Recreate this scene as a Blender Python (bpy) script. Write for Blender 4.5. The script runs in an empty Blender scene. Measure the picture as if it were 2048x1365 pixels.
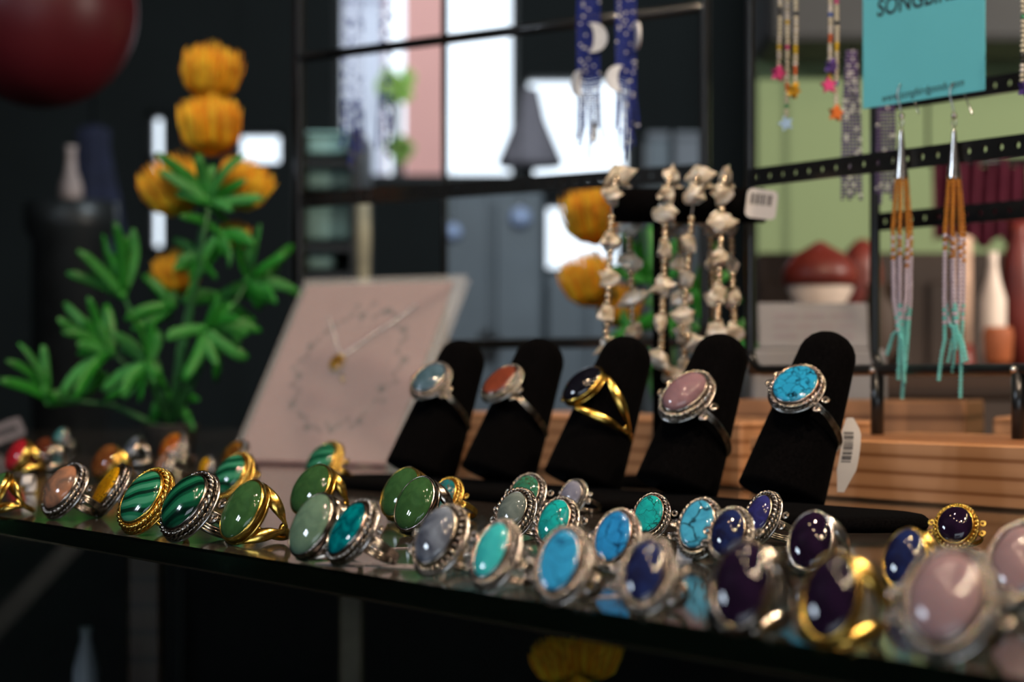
import bpy, math, random
from mathutils import Vector, Matrix
random.seed(7)
PI = math.pi
# ---------------------------------------------------------------- camera, world, lights
# lengths in this script are millimetres measured from the point of the glass shelf below the camera;
# the shelf top is 1000 mm above the shop floor
F, HY, CAMZ = 4265.0, 756.0, 60.0            # focal length and horizon row in pixels, camera height over the shelf
def V(x, y, z): return Vector((x, y, z + 1000.0)) * 0.001
def at(px, py, d): return ((px - 1024.0) / F * d, d, CAMZ - (py - HY) / F * d)
def on_shelf(px, py, z=0.0):
    d = (CAMZ - z) * F / (py - HY)
    return ((px - 1024.0) / F * d, d, z)
scene = bpy.context.scene
C = scene.collection
cam_d = bpy.data.cameras.new('camera'); cam = bpy.data.objects.new('camera', cam_d); C.objects.link(cam)
cam.location = V(0, 0, CAMZ); cam.rotation_euler = (PI / 2, 0, 0)
cam_d.sensor_width = 36.0; cam_d.lens = F / 2048.0 * 36.0; cam_d.shift_y = (HY - 682.5) / 2048.0
cam_d.clip_start = 0.02; cam_d.clip_end = 60
cam_d.dof.use_dof = True; cam_d.dof.focus_distance = 0.800
cam_d.dof.aperture_fstop = cam_d.lens / 6.7; cam_d.dof.aperture_blades = 0
scene.camera = cam
w = bpy.data.worlds.new('overcast'); scene.world = w; w.use_nodes = True
w.node_tree.nodes['Background'].inputs[0].default_value = (0.78, 0.89, 1.0, 1)
w.node_tree.nodes['Background'].inputs[1].default_value = 2.2
vs = scene.view_settings
vs.view_transform = 'Standard'; vs.look = 'None'; vs.gamma = 1.0; vs.use_curve_mapping = False; vs.exposure = -0.2
scene.cycles.caustics_reflective = False; scene.cycles.caustics_refractive = False
scene.cycles.sample_clamp_indirect = 4.0
def area(name, loc, to, sx, sy, power, col):
    l = bpy.data.lights.new(name, 'AREA'); l.shape = 'RECTANGLE'; l.size = sx; l.size_y = sy; l.energy = power; l.color = col
    o = bpy.data.objects.new(name, l); C.objects.link(o); o.location = V(*loc)
    o.rotation_euler = (V(*to) - V(*loc)).to_track_quat('-Z', 'Y').to_euler()
    return o
# daylight through the two high panes of the side window (window_5, window_6)
WIN_Y = (-165, 165)
for k, yy in enumerate(WIN_Y):
    area('daylight_%d' % (k + 1), (-2185, yy, 1180), (-1000, yy, 1000), 0.13, 0.28, 9.0, (0.72, 0.85, 1.0))
# soft fill light added behind the camera, set in the unseen window_7
area('daylight_front', (-300, -2570, 300), (-300, 0, 200), 2.4, 1.2, 7.0, (0.75, 0.86, 1.0))

# ---------------------------------------------------------------- materials
MATS = {}
def nm(name):
    m = bpy.data.materials.new(name); m.use_nodes = True
    b = m.node_tree.nodes['Principled BSDF']
    MATS[name] = m
    return m, m.node_tree, b
def lk(nt, a, b): nt.links.new(a, b)
def coords(nt, scale=(1, 1, 1), kind='Object', rot=(0, 0, 0)):
    tc = nt.nodes.new('ShaderNodeTexCoord'); mp = nt.nodes.new('ShaderNodeMapping')
    mp.inputs['Scale'].default_value = scale; mp.inputs['Rotation'].default_value = rot
    lk(nt, tc.outputs[kind], mp.inputs['Vector']); return mp.outputs['Vector']
def ramp(nt, fac, stops):
    r = nt.nodes.new('ShaderNodeValToRGB'); e = r.color_ramp.elements
    while len(e) < len(stops): e.new(0.5)
    for el, (p, c) in zip(e, stops): el.position = p; el.color = (*c, 1)
    lk(nt, fac, r.inputs['Fac']); return r.outputs['Color']
def noise(nt, vec, scale, detail=3, dist=0.0):
    n = nt.nodes.new('ShaderNodeTexNoise'); n.inputs['Scale'].default_value = scale
    n.inputs['Detail'].default_value = detail; n.inputs['Distortion'].default_value = dist
    lk(nt, vec, n.inputs['Vector']); return n.outputs['Fac']
def bump(nt, b, h, strength=0.2, dist=0.0003):
    n = nt.nodes.new('ShaderNodeBump'); n.inputs['Strength'].default_value = strength; n.inputs['Distance'].default_value = dist
    lk(nt, h, n.inputs['Height']); lk(nt, n.outputs['Normal'], b.inputs['Normal'])
def mat(name, col, rough=0.5, metal=0.0, var=0.25, scale=40, trans=0.0, coat=0.0, sss=0.0, spec=0.5, ior=1.45, bmp=0.0, emit=None):
    if name in MATS: return MATS[name]
    m, nt, b = nm(name)
    v = coords(nt); n = noise(nt, v, scale)
    lo = tuple(max(0, c * (1 - var)) for c in col); hi = tuple(min(1, c * (1 + var)) for c in col)
    lk(nt, ramp(nt, n, [(0.3, lo), (0.7, hi)]), b.inputs['Base Color'])
    b.inputs['Roughness'].default_value = rough; b.inputs['Metallic'].default_value = metal
    b.inputs['Transmission Weight'].default_value = trans; b.inputs['Coat Weight'].default_value = coat
    b.inputs['Coat Roughness'].default_value = 0.04
    b.inputs['IOR'].default_value = ior; b.inputs['Specular IOR Level'].default_value = spec
    if sss: b.inputs['Subsurface Weight'].default_value = sss; b.inputs['Subsurface Scale'].default_value = 0.003
    if bmp: bump(nt, b, n, bmp)
    if emit: b.inputs['Emission Color'].default_value = (*emit[0], 1); b.inputs['Emission Strength'].default_value = emit[1]
    return m
def metal(name, lo, hi, rough):
    m, nt, b = nm(name); v = coords(nt); n = noise(nt, v, 420, 4)
    lk(nt, ramp(nt, n, [(0.3, lo), (0.68, hi)]), b.inputs['Base Color'])
    b.inputs['Metallic'].default_value = 1.0
    r = nt.nodes.new('ShaderNodeMapRange'); lk(nt, noise(nt, v, 700, 2), r.inputs['Value'])
    r.inputs['To Min'].default_value = rough * 0.6; r.inputs['To Max'].default_value = rough * 1.6
    lk(nt, r.outputs['Result'], b.inputs['Roughness']); bump(nt, b, n, 0.12, 0.0002); return m
metal('silver', (0.15, 0.12, 0.10), (0.62, 0.54, 0.46), 0.17)
metal('oxidised_silver', (0.018, 0.015, 0.013), (0.07, 0.06, 0.05), 0.35)
metal('old_gold', (0.25, 0.12, 0.02), (0.48, 0.28, 0.06), 0.3)
metal('bright_silver', (0.62, 0.58, 0.54), (0.86, 0.82, 0.78), 0.2)
metal('gold', (0.72, 0.42, 0.07), (0.98, 0.66, 0.17), 0.2)
metal('gold_bead', (0.62, 0.47, 0.30), (0.86, 0.70, 0.50), 0.22)
def gem(name, base, veins=None, vscale=170, vwidth=0.05, cloud=None, cscale=220, coat=0.25, rough=0.045, trans=0.0, sss=0.0, seedoff=0.0):
    """a polished stone: clouded colour plus an optional net of dark matrix veins"""
    m, nt, b = nm(name)
    v = coords(nt); ad = nt.nodes.new('ShaderNodeVectorMath'); ad.operation = 'ADD'; ad.inputs[1].default_value = (seedoff, seedoff * 1.7, 0.0)
    lk(nt, v, ad.inputs[0]); v = ad.outputs[0]
    c2 = cloud or tuple(c * 0.7 for c in base)
    col = ramp(nt, noise(nt, v, cscale, 4, 0.6), [(0.38, c2), (0.62, base)])
    if veins:
        wn = nt.nodes.new('ShaderNodeTexNoise'); wn.inputs['Scale'].default_value = vscale * 1.4; wn.inputs['Detail'].default_value = 3; lk(nt, v, wn.inputs['Vector'])
        sc = nt.nodes.new('ShaderNodeVectorMath'); sc.operation = 'SCALE'; sc.inputs['Scale'].default_value = 0.006; lk(nt, wn.outputs['Color'], sc.inputs[0])
        a2 = nt.nodes.new('ShaderNodeVectorMath'); a2.operation = 'ADD'; lk(nt, v, a2.inputs[0]); lk(nt, sc.outputs[0], a2.inputs[1])
        vo = nt.nodes.new('ShaderNodeTexVoronoi'); vo.feature = 'DISTANCE_TO_EDGE'; vo.inputs['Scale'].default_value = vscale; lk(nt, a2.outputs[0], vo.inputs['Vector'])
        fac = ramp(nt, vo.outputs['Distance'], [(vwidth * 0.4, (1, 1, 1)), (vwidth, (0, 0, 0))])
        br = ramp(nt, noise(nt, v, vscale * 0.8, 2), [(0.36, (0.12,) * 3), (0.58, (1, 1, 1))])
        mu = nt.nodes.new('ShaderNodeMath'); mu.operation = 'MULTIPLY'; lk(nt, fac, mu.inputs[0]); lk(nt, br, mu.inputs[1])
        mx = nt.nodes.new('ShaderNodeMix'); mx.data_type = 'RGBA'; lk(nt, mu.outputs[0], mx.inputs['Factor'])
        lk(nt, col, mx.inputs['A']); mx.inputs['B'].default_value = (*veins, 1); col = mx.outputs['Result']
    lk(nt, col, b.inputs['Base Color'])
    b.inputs['Roughness'].default_value = rough; b.inputs['Coat Weight'].default_value = coat; b.inputs['Coat Roughness'].default_value = 0.03
    b.inputs['Transmission Weight'].default_value = trans
    if sss: b.inputs['Subsurface Weight'].default_value = sss; b.inputs['Subsurface Scale'].default_value = 0.004
    return m
def banded(name, dark, mid, light, scale, rot):
    m, nt, b = nm(name); v = coords(nt, (1, 1, 1), 'Object', rot)
    wv = nt.nodes.new('ShaderNodeTexWave'); wv.wave_type = 'BANDS'; wv.bands_direction = 'X'
    wv.inputs['Scale'].default_value = scale; wv.inputs['Distortion'].default_value = 9.0; wv.inputs['Detail'].default_value = 2.0
    wv.inputs['Detail Scale'].default_value = 0.55; lk(nt, v, wv.inputs['Vector'])
    lk(nt, ramp(nt, wv.outputs['Fac'], [(0.06, dark), (0.26, mid), (0.6, mid), (0.85, light)]), b.inputs['Base Color'])
    b.inputs['Roughness'].default_value = 0.12; b.inputs['Coat Weight'].default_value = 0.7; b.inputs['Coat Roughness'].default_value = 0.03; return m
banded('malachite', (0.003, 0.022, 0.013), (0.008, 0.13, 0.065), (0.05, 0.25, 0.15), 50, (0, 0, 1.1))
banded('green_agate', (0.001, 0.012, 0.008), (0.003, 0.055, 0.028), (0.012, 0.14, 0.07), 44, (0, 0, 0.6))
gem('jade', (0.038, 0.108, 0.036), cloud=(0.028, 0.082, 0.028), sss=0.15)
gem('aventurine', (0.125, 0.21, 0.15), cloud=(0.095, 0.165, 0.12), sss=0.1)
gem('chrysocolla', (0.0, 0.21, 0.24), cloud=(0.0, 0.07, 0.095), cscale=260)
gem('chrysocolla_speckled', (0.01, 0.17, 0.2), veins=(0.10, 0.06, 0.03), vscale=420, vwidth=0.09, cloud=(0.0, 0.09, 0.12))
gem('grey_agate', (0.20, 0.24, 0.31), cloud=(0.05, 0.06, 0.09), cscale=95)
gem('grey_green_agate', (0.17, 0.21, 0.20), cloud=(0.09, 0.12, 0.12), cscale=130)
gem('green_turquoise', (0.04, 0.22, 0.13), veins=(0.05, 0.04, 0.02), vscale=330, vwidth=0.1, cloud=(0.02, 0.12, 0.08))
gem('aqua_turquoise', (0.045, 0.45, 0.47), cloud=(0.03, 0.36, 0.40))
gem('teal_turquoise', (0.01, 0.40, 0.40), veins=(0.01, 0.10, 0.10), vscale=190, vwidth=0.05, cloud=(0.01, 0.28, 0.30))
gem('blue_howlite', (0.03, 0.30, 0.58), veins=(0.01, 0.09, 0.2), vscale=115, vwidth=0.035, cloud=(0.025, 0.25, 0.5))
gem('blue_howlite_deep', (0.02, 0.24, 0.58), veins=(0.005, 0.04, 0.11), vscale=140, vwidth=0.05, cloud=(0.015, 0.18, 0.46), seedoff=0.03)
gem('sky_howlite', (0.06, 0.36, 0.58), veins=(0.01, 0.04, 0.06), vscale=125, vwidth=0.065, cloud=(0.04, 0.27, 0.46), seedoff=0.011)
gem('cracked_turquoise', (0.025, 0.34, 0.62), veins=(0.004, 0.02, 0.035), vscale=210, vwidth=0.075, cloud=(0.02, 0.28, 0.52), seedoff=0.02)
gem('lavender_agate', (0.24, 0.25, 0.33), cloud=(0.15, 0.16, 0.24), cscale=160)
gem('lapis', (0.014, 0.024, 0.10), cloud=(0.009, 0.010, 0.038), cscale=200)
gem('lapis_bright', (0.03, 0.032, 0.17), cloud=(0.02, 0.02, 0.09), cscale=200)
gem('amethyst', (0.017, 0.007, 0.026), cloud=(0.008, 0.004, 0.013), cscale=100, coat=0.1, rough=0.02)
gem('rose_quartz', (0.33, 0.22, 0.235), cloud=(0.27, 0.18, 0.195), cscale=110, sss=0.25, rough=0.1)
gem('pink_opal', (0.28, 0.165, 0.19), cloud=(0.22, 0.13, 0.155), cscale=110, sss=0.2)
gem('red_stone', (0.42, 0.022, 0.035), cloud=(0.28, 0.012, 0.02))
gem('brown_agate', (0.22, 0.06, 0.028), cloud=(0.12, 0.03, 0.015), cscale=120, trans=0.45, rough=0.05)
gem('amber_agate', (0.34, 0.13, 0.04), cloud=(0.20, 0.06, 0.02), cscale=120, trans=0.5, rough=0.05)
gem('jasper', (0.36, 0.17, 0.10), cloud=(0.12, 0.085, 0.07), cscale=105)
gem('yellow_howlite', (0.60, 0.33, 0.008), veins=(0.03, 0.02, 0.005), vscale=300, vwidth=0.06, cloud=(0.52, 0.25, 0.005))
gem('orange_jasper', (0.45, 0.17, 0.02), cloud=(0.22, 0.035, 0.012), cscale=130)
gem('tiger_eye', (0.22, 0.10, 0.015), cloud=(0.035, 0.010, 0.004), cscale=110)
gem('red_jasper', (0.21, 0.045, 0.022), cloud=(0.16, 0.035, 0.018), rough=0.3)
gem('moss_blue', (0.09, 0.16, 0.22), cloud=(0.05, 0.10, 0.13), cscale=180)
gem('onyx', (0.008, 0.008, 0.014), cloud=(0.004, 0.004, 0.008), coat=0.9)
gem('citrine', (0.42, 0.25, 0.02), cloud=(0.12, 0.05, 0.005), cscale=160)
gem('small_turquoise', (0.15, 0.5, 0.5), cloud=(0.08, 0.35, 0.36))

# velvet
m, nt, b = nm('velvet'); v = coords(nt)
lk(nt, ramp(nt, noise(nt, v, 900, 2), [(0.3, (0.0012, 0.0011, 0.0012)), (0.75, (0.0035, 0.0032, 0.0036))]), b.inputs['Base Color'])
b.inputs['Roughness'].default_value = 1.0; b.inputs['Specular IOR Level'].default_value = 0.02
b.inputs['Sheen Weight'].default_value = 0.006; bump(nt, b, noise(nt, v, 1500, 2), 0.3, 0.0004)
# pine wood with growth rings
def wood(name, lo, hi, s=1.0):
    m, nt, b = nm(name); v = coords(nt, (0.35 * s, 1.0 * s, 5.5 * s))
    wv = nt.nodes.new('ShaderNodeTexWave'); wv.bands_direction = 'Z'; wv.inputs['Scale'].default_value = 6.0
    wv.inputs['Distortion'].default_value = 2.2; wv.inputs['Detail'].default_value = 2.0; wv.inputs['Detail Scale'].default_value = 0.6
    lk(nt, v, wv.inputs['Vector'])
    lk(nt, ramp(nt, wv.outputs['Fac'], [(0.04, lo), (0.22, hi), (0.95, tuple(c * 1.1 for c in hi))]), b.inputs['Base Color'])
    b.inputs['Roughness'].default_value = 0.5; bump(nt, b, wv.outputs['Fac'], 0.1, 0.0004); return m
wood('pine', (0.34, 0.14, 0.055), (0.58, 0.29, 0.14), 1.25)
wood('old_pine', (0.16, 0.07, 0.03), (0.34, 0.17, 0.085), 0.8)
wood('dark_wood', (0.02, 0.010, 0.006), (0.05, 0.026, 0.016), 0.5)
mat('black_enamel', (0.010, 0.011, 0.012), 0.28, 0.0, 0.2, 60, coat=0.3)
mat('dark_steel', (0.03, 0.032, 0.034), 0.35, 0.6)
mat('paper', (0.62, 0.60, 0.60), 0.8, var=0.06)
mat('grey_paper', (0.30, 0.27, 0.29), 0.8, var=0.08)
mat('ink', (0.02, 0.02, 0.025), 0.7)
mat('faint_ink', (0.075, 0.04, 0.048), 0.8)
mat('teal_card', (0.15, 0.62, 0.71), 0.75, var=0.03, scale=15)
mat('pink_card', (0.28, 0.155, 0.155), 0.8, var=0.07, scale=18)
mat('plastic_string', (0.75, 0.75, 0.75), 0.25, trans=0.7)
m, nt, b = nm('sleeve'); b.inputs['Base Color'].default_value = (1, 1, 1, 1); b.inputs['Roughness'].default_value = 0.08
b.inputs['Alpha'].default_value = 0.12; bump(nt, b, noise(nt, coords(nt), 60, 3), 0.35, 0.004)
m, nt, b = nm('shelf_glass'); b.inputs['Base Color'].default_value = (0.20, 0.56, 0.44, 1); b.inputs['Roughness'].default_value = 0.075
b.inputs['Transmission Weight'].default_value = 1.0; b.inputs['IOR'].default_value = 1.5
bump(nt, b, noise(nt, coords(nt), 9, 2), 0.04, 0.002)
du = nt.nodes.new('ShaderNodeBsdfDiffuse'); du.inputs['Color'].default_value = (0.36, 0.28, 0.24, 1)
ge = nt.nodes.new('ShaderNodeNewGeometry'); sx_ = nt.nodes.new('ShaderNodeSeparateXYZ'); lk(nt, ge.outputs['Normal'], sx_.inputs[0])
mr = nt.nodes.new('ShaderNodeMapRange'); lk(nt, sx_.outputs['Z'], mr.inputs['Value']); mr.inputs['From Min'].default_value = .8; mr.inputs['From Max'].default_value = .95; mr.inputs['To Max'].default_value = .055
dn = nt.nodes.new('ShaderNodeMath'); dn.operation = 'MULTIPLY'; lk(nt, mr.outputs['Result'], dn.inputs[0])
lk(nt, ramp(nt, noise(nt, coords(nt), 22, 4), [(.3, (.5,) * 3), (.7, (1, 1, 1))]), dn.inputs[1])
mxs = nt.nodes.new('ShaderNodeMixShader'); lk(nt, dn.outputs[0], mxs.inputs['Fac']); lk(nt, b.outputs[0], mxs.inputs[1]); lk(nt, du.outputs[0], mxs.inputs[2])
lk(nt, mxs.outputs[0], nt.nodes['Material Output'].inputs['Surface'])
m, nt, b = nm('pane_glass'); b.inputs['Base Color'].default_value = (0.9, 0.97, 0.95, 1); b.inputs['Roughness'].default_value = 0.05
b.inputs['Alpha'].default_value = 0.12
mat('leaf_green', (0.018, 0.20, 0.018), 0.45, var=0.45, scale=22, sss=0.1)
mat('leaf_pale', (0.045, 0.26, 0.05), 0.5, var=0.35, scale=22, sss=0.1)
mat('stem_green', (0.02, 0.12, 0.03), 0.5, var=0.3)
mat('petal_orange', (0.85, 0.33, 0.008), 0.6, var=0.3, scale=60, sss=0.15)
mat('petal_yellow', (0.90, 0.52, 0.03), 0.6, var=0.3, scale=60, sss=0.15)
mat('pot_dark', (0.03, 0.028, 0.026), 0.7)
m, nt, b = nm('shell_chip'); v = coords(nt)
lk(nt, ramp(nt, noise(nt, v, 160, 4), [(0.3, (0.36, 0.28, 0.18)), (0.5, (0.60, 0.53, 0.42)), (0.72, (0.80, 0.77, 0.74))]), b.inputs['Base Color'])
b.inputs['Roughness'].default_value = 0.28; b.inputs['Subsurface Weight'].default_value = 0.15; b.inputs['Subsurface Scale'].default_value = 0.003
BEAD = {'white': (0.66, 0.63, 0.58), 'lilac': (0.60, 0.54, 0.66), 'amber': (0.50, 0.20, 0.025), 'aqua': (0.18, 0.66, 0.64), 'cream': (0.58, 0.54, 0.42),
        'yellow': (0.68, 0.46, 0.03), 'red': (0.62, 0.13, 0.03), 'blue': (0.05, 0.13, 0.52), 'green': (0.05, 0.30, 0.13), 'black': (0.03, 0.03, 0.03),
        'pink': (0.66, 0.07, 0.24), 'purple': (0.10, 0.06, 0.24), 'orange': (0.75, 0.20, 0.05), 'gold_star': (0.62, 0.34, 0.03), 'pale_blue': (0.30, 0.46, 0.66),
        'cobalt': (0.018, 0.035, 0.28), 'pearl': (0.68, 0.70, 0.74), 'violet': (0.12, 0.09, 0.22), 'rose': (0.45, 0.22, 0.26)}
for k, c in BEAD.items(): mat('bead_' + k, c, 0.25, var=0.08, scale=300, coat=0.3)

mat('bead_ice', (0.55, 0.60, 0.95), 0.3, var=.05, scale=300).node_tree.nodes['Principled BSDF'].inputs['Alpha'].default_value = 0.13
# ---------------------------------------------------------------- mesh helpers
class MB:
    def __init__(s): s.v = []; s.f = []; s.mi = []; s.sm = []; s.cur = 0
    def add(s, vs, fs, smooth=True):
        o = len(s.v); s.v.extend(tuple(p) for p in vs)
        for f in fs: s.f.append(tuple(i + o for i in f)); s.mi.append(s.cur); s.sm.append(smooth)
    def box(s, c, size, rot=None):
        hx, hy, hz = (q / 2 for q in size); vs = [Vector((x, y, z)) for x in (-hx, hx) for y in (-hy, hy) for z in (-hz, hz)]
        if rot is not None: vs = [rot @ p for p in vs]
        vs = [p + Vector(c) for p in vs]
        s.add(vs, [(0, 1, 3, 2), (4, 6, 7, 5), (0, 4, 5, 1), (2, 3, 7, 6), (0, 2, 6, 4), (1, 5, 7, 3)], False); return s
    def bbox(s, c, size, r=1.0, rot=None):
        """box with chamfered edges"""
        hx, hy, hz = (q / 2 for q in size); vs = []; idx = {}
        for sx in (-1, 1):
            for sy in (-1, 1):
                for sz in (-1, 1):
                    for ax in range(3):
                        p = [sx * (hx - r), sy * (hy - r), sz * (hz - r)]; p[ax] = (sx, sy, sz)[ax] * (hx, hy, hz)[ax]
                        idx[(sx, sy, sz, ax)] = len(vs); vs.append(Vector(p))
        fs = []
        def quad(keys): fs.append(tuple(idx[k] for k in keys))
        for sg in (-1, 1):
            quad([(sg, a, b2, 0) for a, b2 in ((-1, -1), (1, -1), (1, 1), (-1, 1))][::sg])
            quad([(a, sg, b2, 1) for a, b2 in ((-1, -1), (-1, 1), (1, 1), (1, -1))][::sg])
            quad([(a, b2, sg, 2) for a, b2 in ((-1, -1), (1, -1), (1, 1), (-1, 1))][::sg])
        for a in (-1, 1):
            for b2 in (-1, 1):
                fs.append((idx[(a, b2, -1, 0)], idx[(a, b2, 1, 0)], idx[(a, b2, 1, 1)], idx[(a, b2, -1, 1)]))
                fs.append((idx[(a, -1, b2, 0)], idx[(a, 1, b2, 0)], idx[(a, 1, b2, 2)], idx[(a, -1, b2, 2)]))
                fs.append((idx[(-1, a, b2, 1)], idx[(1, a, b2, 1)], idx[(1, a, b2, 2)], idx[(-1, a, b2, 2)]))
                for c2 in (-1, 1): fs.append(tuple(idx[(a, b2, c2, k)] for k in range(3)))
        if rot is not None: vs = [rot @ p for p in vs]
        s.add([p + Vector(c) for p in vs], fs, False); return s
    def tube(s, pts, r, n=8, closed=False, caps=True, flat=None, up=None):
        """sweep; r number or list; flat=(a,b) multiplies the section along its two axes; up fixes the first axis"""
        pts = [Vector(p) for p in pts]; N = len(pts); R = r if isinstance(r, (list, tuple)) else [r] * N
        a1 = None; vs = []
        for i, p in enumerate(pts):
            if closed: t = pts[(i + 1) % N] - pts[i - 1]
            else: t = pts[min(i + 1, N - 1)] - pts[max(i - 1, 0)]
            t = t.normalized() if t.length > 1e-9 else Vector((0, 0, 1))
            if up is not None: a1 = Vector(up) - t * t.dot(Vector(up))
            elif a1 is None:
                a1 = Vector((0, 0, 1)) if abs(t.z) < 0.9 else Vector((1, 0, 0)); a1 = a1 - t * t.dot(a1)
            else: a1 = a1 - t * t.dot(a1)
            a1 = a1.normalized() if a1.length > 1e-9 else Vector((1, 0, 0)); b1 = t.cross(a1)
            fa, fb = flat if flat else (1, 1)
            for k in range(n):
                q = 2 * PI * k / n; vs.append(p + a1 * (math.cos(q) * R[i] * fa) + b1 * (math.sin(q) * R[i] * fb))
        fs = []
        for i in range(N if closed else N - 1):
            j = (i + 1) % N
            for k in range(n): fs.append((i * n + k, i * n + (k + 1) % n, j * n + (k + 1) % n, j * n + k))
        if caps and not closed: fs.append(tuple(range(n))[::-1]); fs.append(tuple(range((N - 1) * n, N * n)))
        s.add(vs, fs); return s
    def lathe(s, prof, n=24, c=(0, 0, 0), sx=1.0, sy=1.0, rot=None):
        """profile [(radius, z)] turned round z; sx, sy stretch the section"""
        vs = []; fs = []
        for r, z in prof:
            for k in range(n):
                q = 2 * PI * k / n; p = Vector((r * sx * math.cos(q), r * sy * math.sin(q), z))
                vs.append((rot @ p if rot is not None else p) + Vector(c))
        for i in range(len(prof) - 1):
            for k in range(n): fs.append((i * n + k, i * n + (k + 1) % n, (i + 1) * n + (k + 1) % n, (i + 1) * n + k))
        fs.append(tuple(range(n))[::-1]); fs.append(tuple(range((len(prof) - 1) * n, len(prof) * n)))
        s.add(vs, fs); return s
    def ball(s, c, r, n=8, m=5, sz=1.0):
        prof = [(max(r * math.sin(PI * i / m), r * 0.02), -r * sz * math.cos(PI * i / m)) for i in range(m + 1)]
        return s.lathe(prof, n, c)
    def prism(s, outline, y0, y1, place=None):
        """flat outline [(x, z)] given a thickness along y"""
        n = len(outline); vs = [Vector((x, y0, z)) for x, z in outline] + [Vector((x, y1, z)) for x, z in outline]
        if place is not None: vs = [place @ p for p in vs]
        s.add(vs, [tuple(range(n)), tuple(range(2 * n - 1, n - 1, -1))] + [(i, i + n, (i + 1) % n + n, (i + 1) % n) for i in range(n)], False); return s
    def mesh(s, name, mats):
        me = bpy.data.meshes.new(name)
        me.from_pydata([(x * .001, y * .001, z * .001) for x, y, z in s.v], [], s.f)
        for q in (mats if isinstance(mats, (list, tuple)) else [mats]): me.materials.append(MATS[q])
        me.polygons.foreach_set('material_index', s.mi); me.polygons.foreach_set('use_smooth', s.sm); me.update(); return me
    def build(s, name, mats, parent=None, loc=None, rot=None):
        return link(name, s.mesh(name, mats), parent, loc, rot)
def link(name, me, parent=None, loc=None, rot=None):
    o = bpy.data.objects.new(name, me); C.objects.link(o)
    if parent is not None:
        o.parent = parent
        if loc is not None: o.location = Vector(loc) * .001
    elif loc is not None: o.location = V(*loc)
    if rot is not None: o.rotation_euler = rot.to_euler() if hasattr(rot, 'to_euler') else rot
    return o
def tag(o, label=None, cat=None, group=None, kind=None):
    if label: o['label'] = label
    if cat: o['category'] = cat
    if group: o['group'] = group
    if kind: o['kind'] = kind
    return o
def thing(name, label, cat, loc=(0, 0, 0), rot=None, group=None):
    return tag(link(name, None, None, loc, rot), label, cat, group)
def struct(name, mb, m, loc=(0, 0, 0)):
    o = mb.build(name, m, None, loc); o['kind'] = 'structure'; return o
def axes(X, Y, Z): return Matrix((X, Y, Z)).transposed()
def copy_tree(o, parent=None):
    c = o.copy(); C.objects.link(c); c.parent = parent
    for ch in list(o.children): copy_tree(ch, c)
    return c
def text_mesh(name, body, size, m, parent, loc, rot=None, shear=0.0, align='CENTER', bold=0.0):
    cu = bpy.data.curves.new(name, 'FONT'); cu.body = body; cu.size = size * .001; cu.align_x = align; cu.align_y = 'CENTER'; cu.shear = shear
    cu.extrude = 0.00008; cu.offset = bold * .001
    t = bpy.data.objects.new(name, cu); C.objects.link(t); bpy.context.view_layer.update()
    me = bpy.data.meshes.new_from_object(t.evaluated_get(bpy.context.evaluated_depsgraph_get())); bpy.data.objects.remove(t)
    me.materials.clear(); me.materials.append(MATS[m]); return link(name, me, parent, loc, rot)

# ---------------------------------------------------------------- the room
EDGE = Vector((0.545, -0.839, 0)); BACK = Vector((0.839, 0.545, 0))     # along the shelf front towards the right; from the customer into the shelf
mat('wall_dark', (0.016, 0.021, 0.020), 0.7, var=0.2, scale=3)
mat('wall_green', (0.36, 0.47, 0.24), 0.8, var=0.05, scale=3)
mat('wall_grey', (0.10, 0.10, 0.10), 0.8, var=0.15, scale=3)
mat('floor_wood', (0.05, 0.032, 0.024), 0.4, var=0.3, scale=6)
mat('ceiling_grey', (0.022, 0.020, 0.018), 0.8, var=0.1, scale=3)
mat('frame_black', (0.012, 0.013, 0.013), 0.4)
X0, X1, Y0, Y1, ZF, ZC = -2200, 2600, -2600, 6000, -1000, 1700
struct('floor', MB().box(((X0 + X1) / 2, (Y0 + Y1) / 2, ZF - 30), (X1 - X0 + 200, Y1 - Y0 + 200, 60)), 'floor_wood')
struct('ceiling', MB().box(((X0 + X1) / 2, (Y0 + Y1) / 2, ZC + 30), (X1 - X0 + 200, Y1 - Y0 + 200, 60)), 'ceiling_grey')
def wall_with_holes(name, axis, pos, thick, lo, hi, holes, m):
    """upright wall across AXIS ('x' or 'y') at POS, running lo..hi, with rectangular openings (a0, a1, z0, z1)"""
    mb = MB(); As = sorted({lo, hi, *[h[0] for h in holes], *[h[1] for h in holes]}); Zs = sorted({ZF, ZC, *[h[2] for h in holes], *[h[3] for h in holes]})
    for a0, a1 in zip(As, As[1:]):
        for z0, z1 in zip(Zs, Zs[1:]):
            ca, cz = (a0 + a1) / 2, (z0 + z1) / 2
            if any(h[0] < ca < h[1] and h[2] < cz < h[3] for h in holes): continue
            if axis == 'y': mb.box((ca, pos + thick / 2, cz), (a1 - a0, abs(thick), z1 - z0))
            else: mb.box((pos + thick / 2, ca, cz), (abs(thick), a1 - a0, z1 - z0))
    return struct(name, mb, m)
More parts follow.
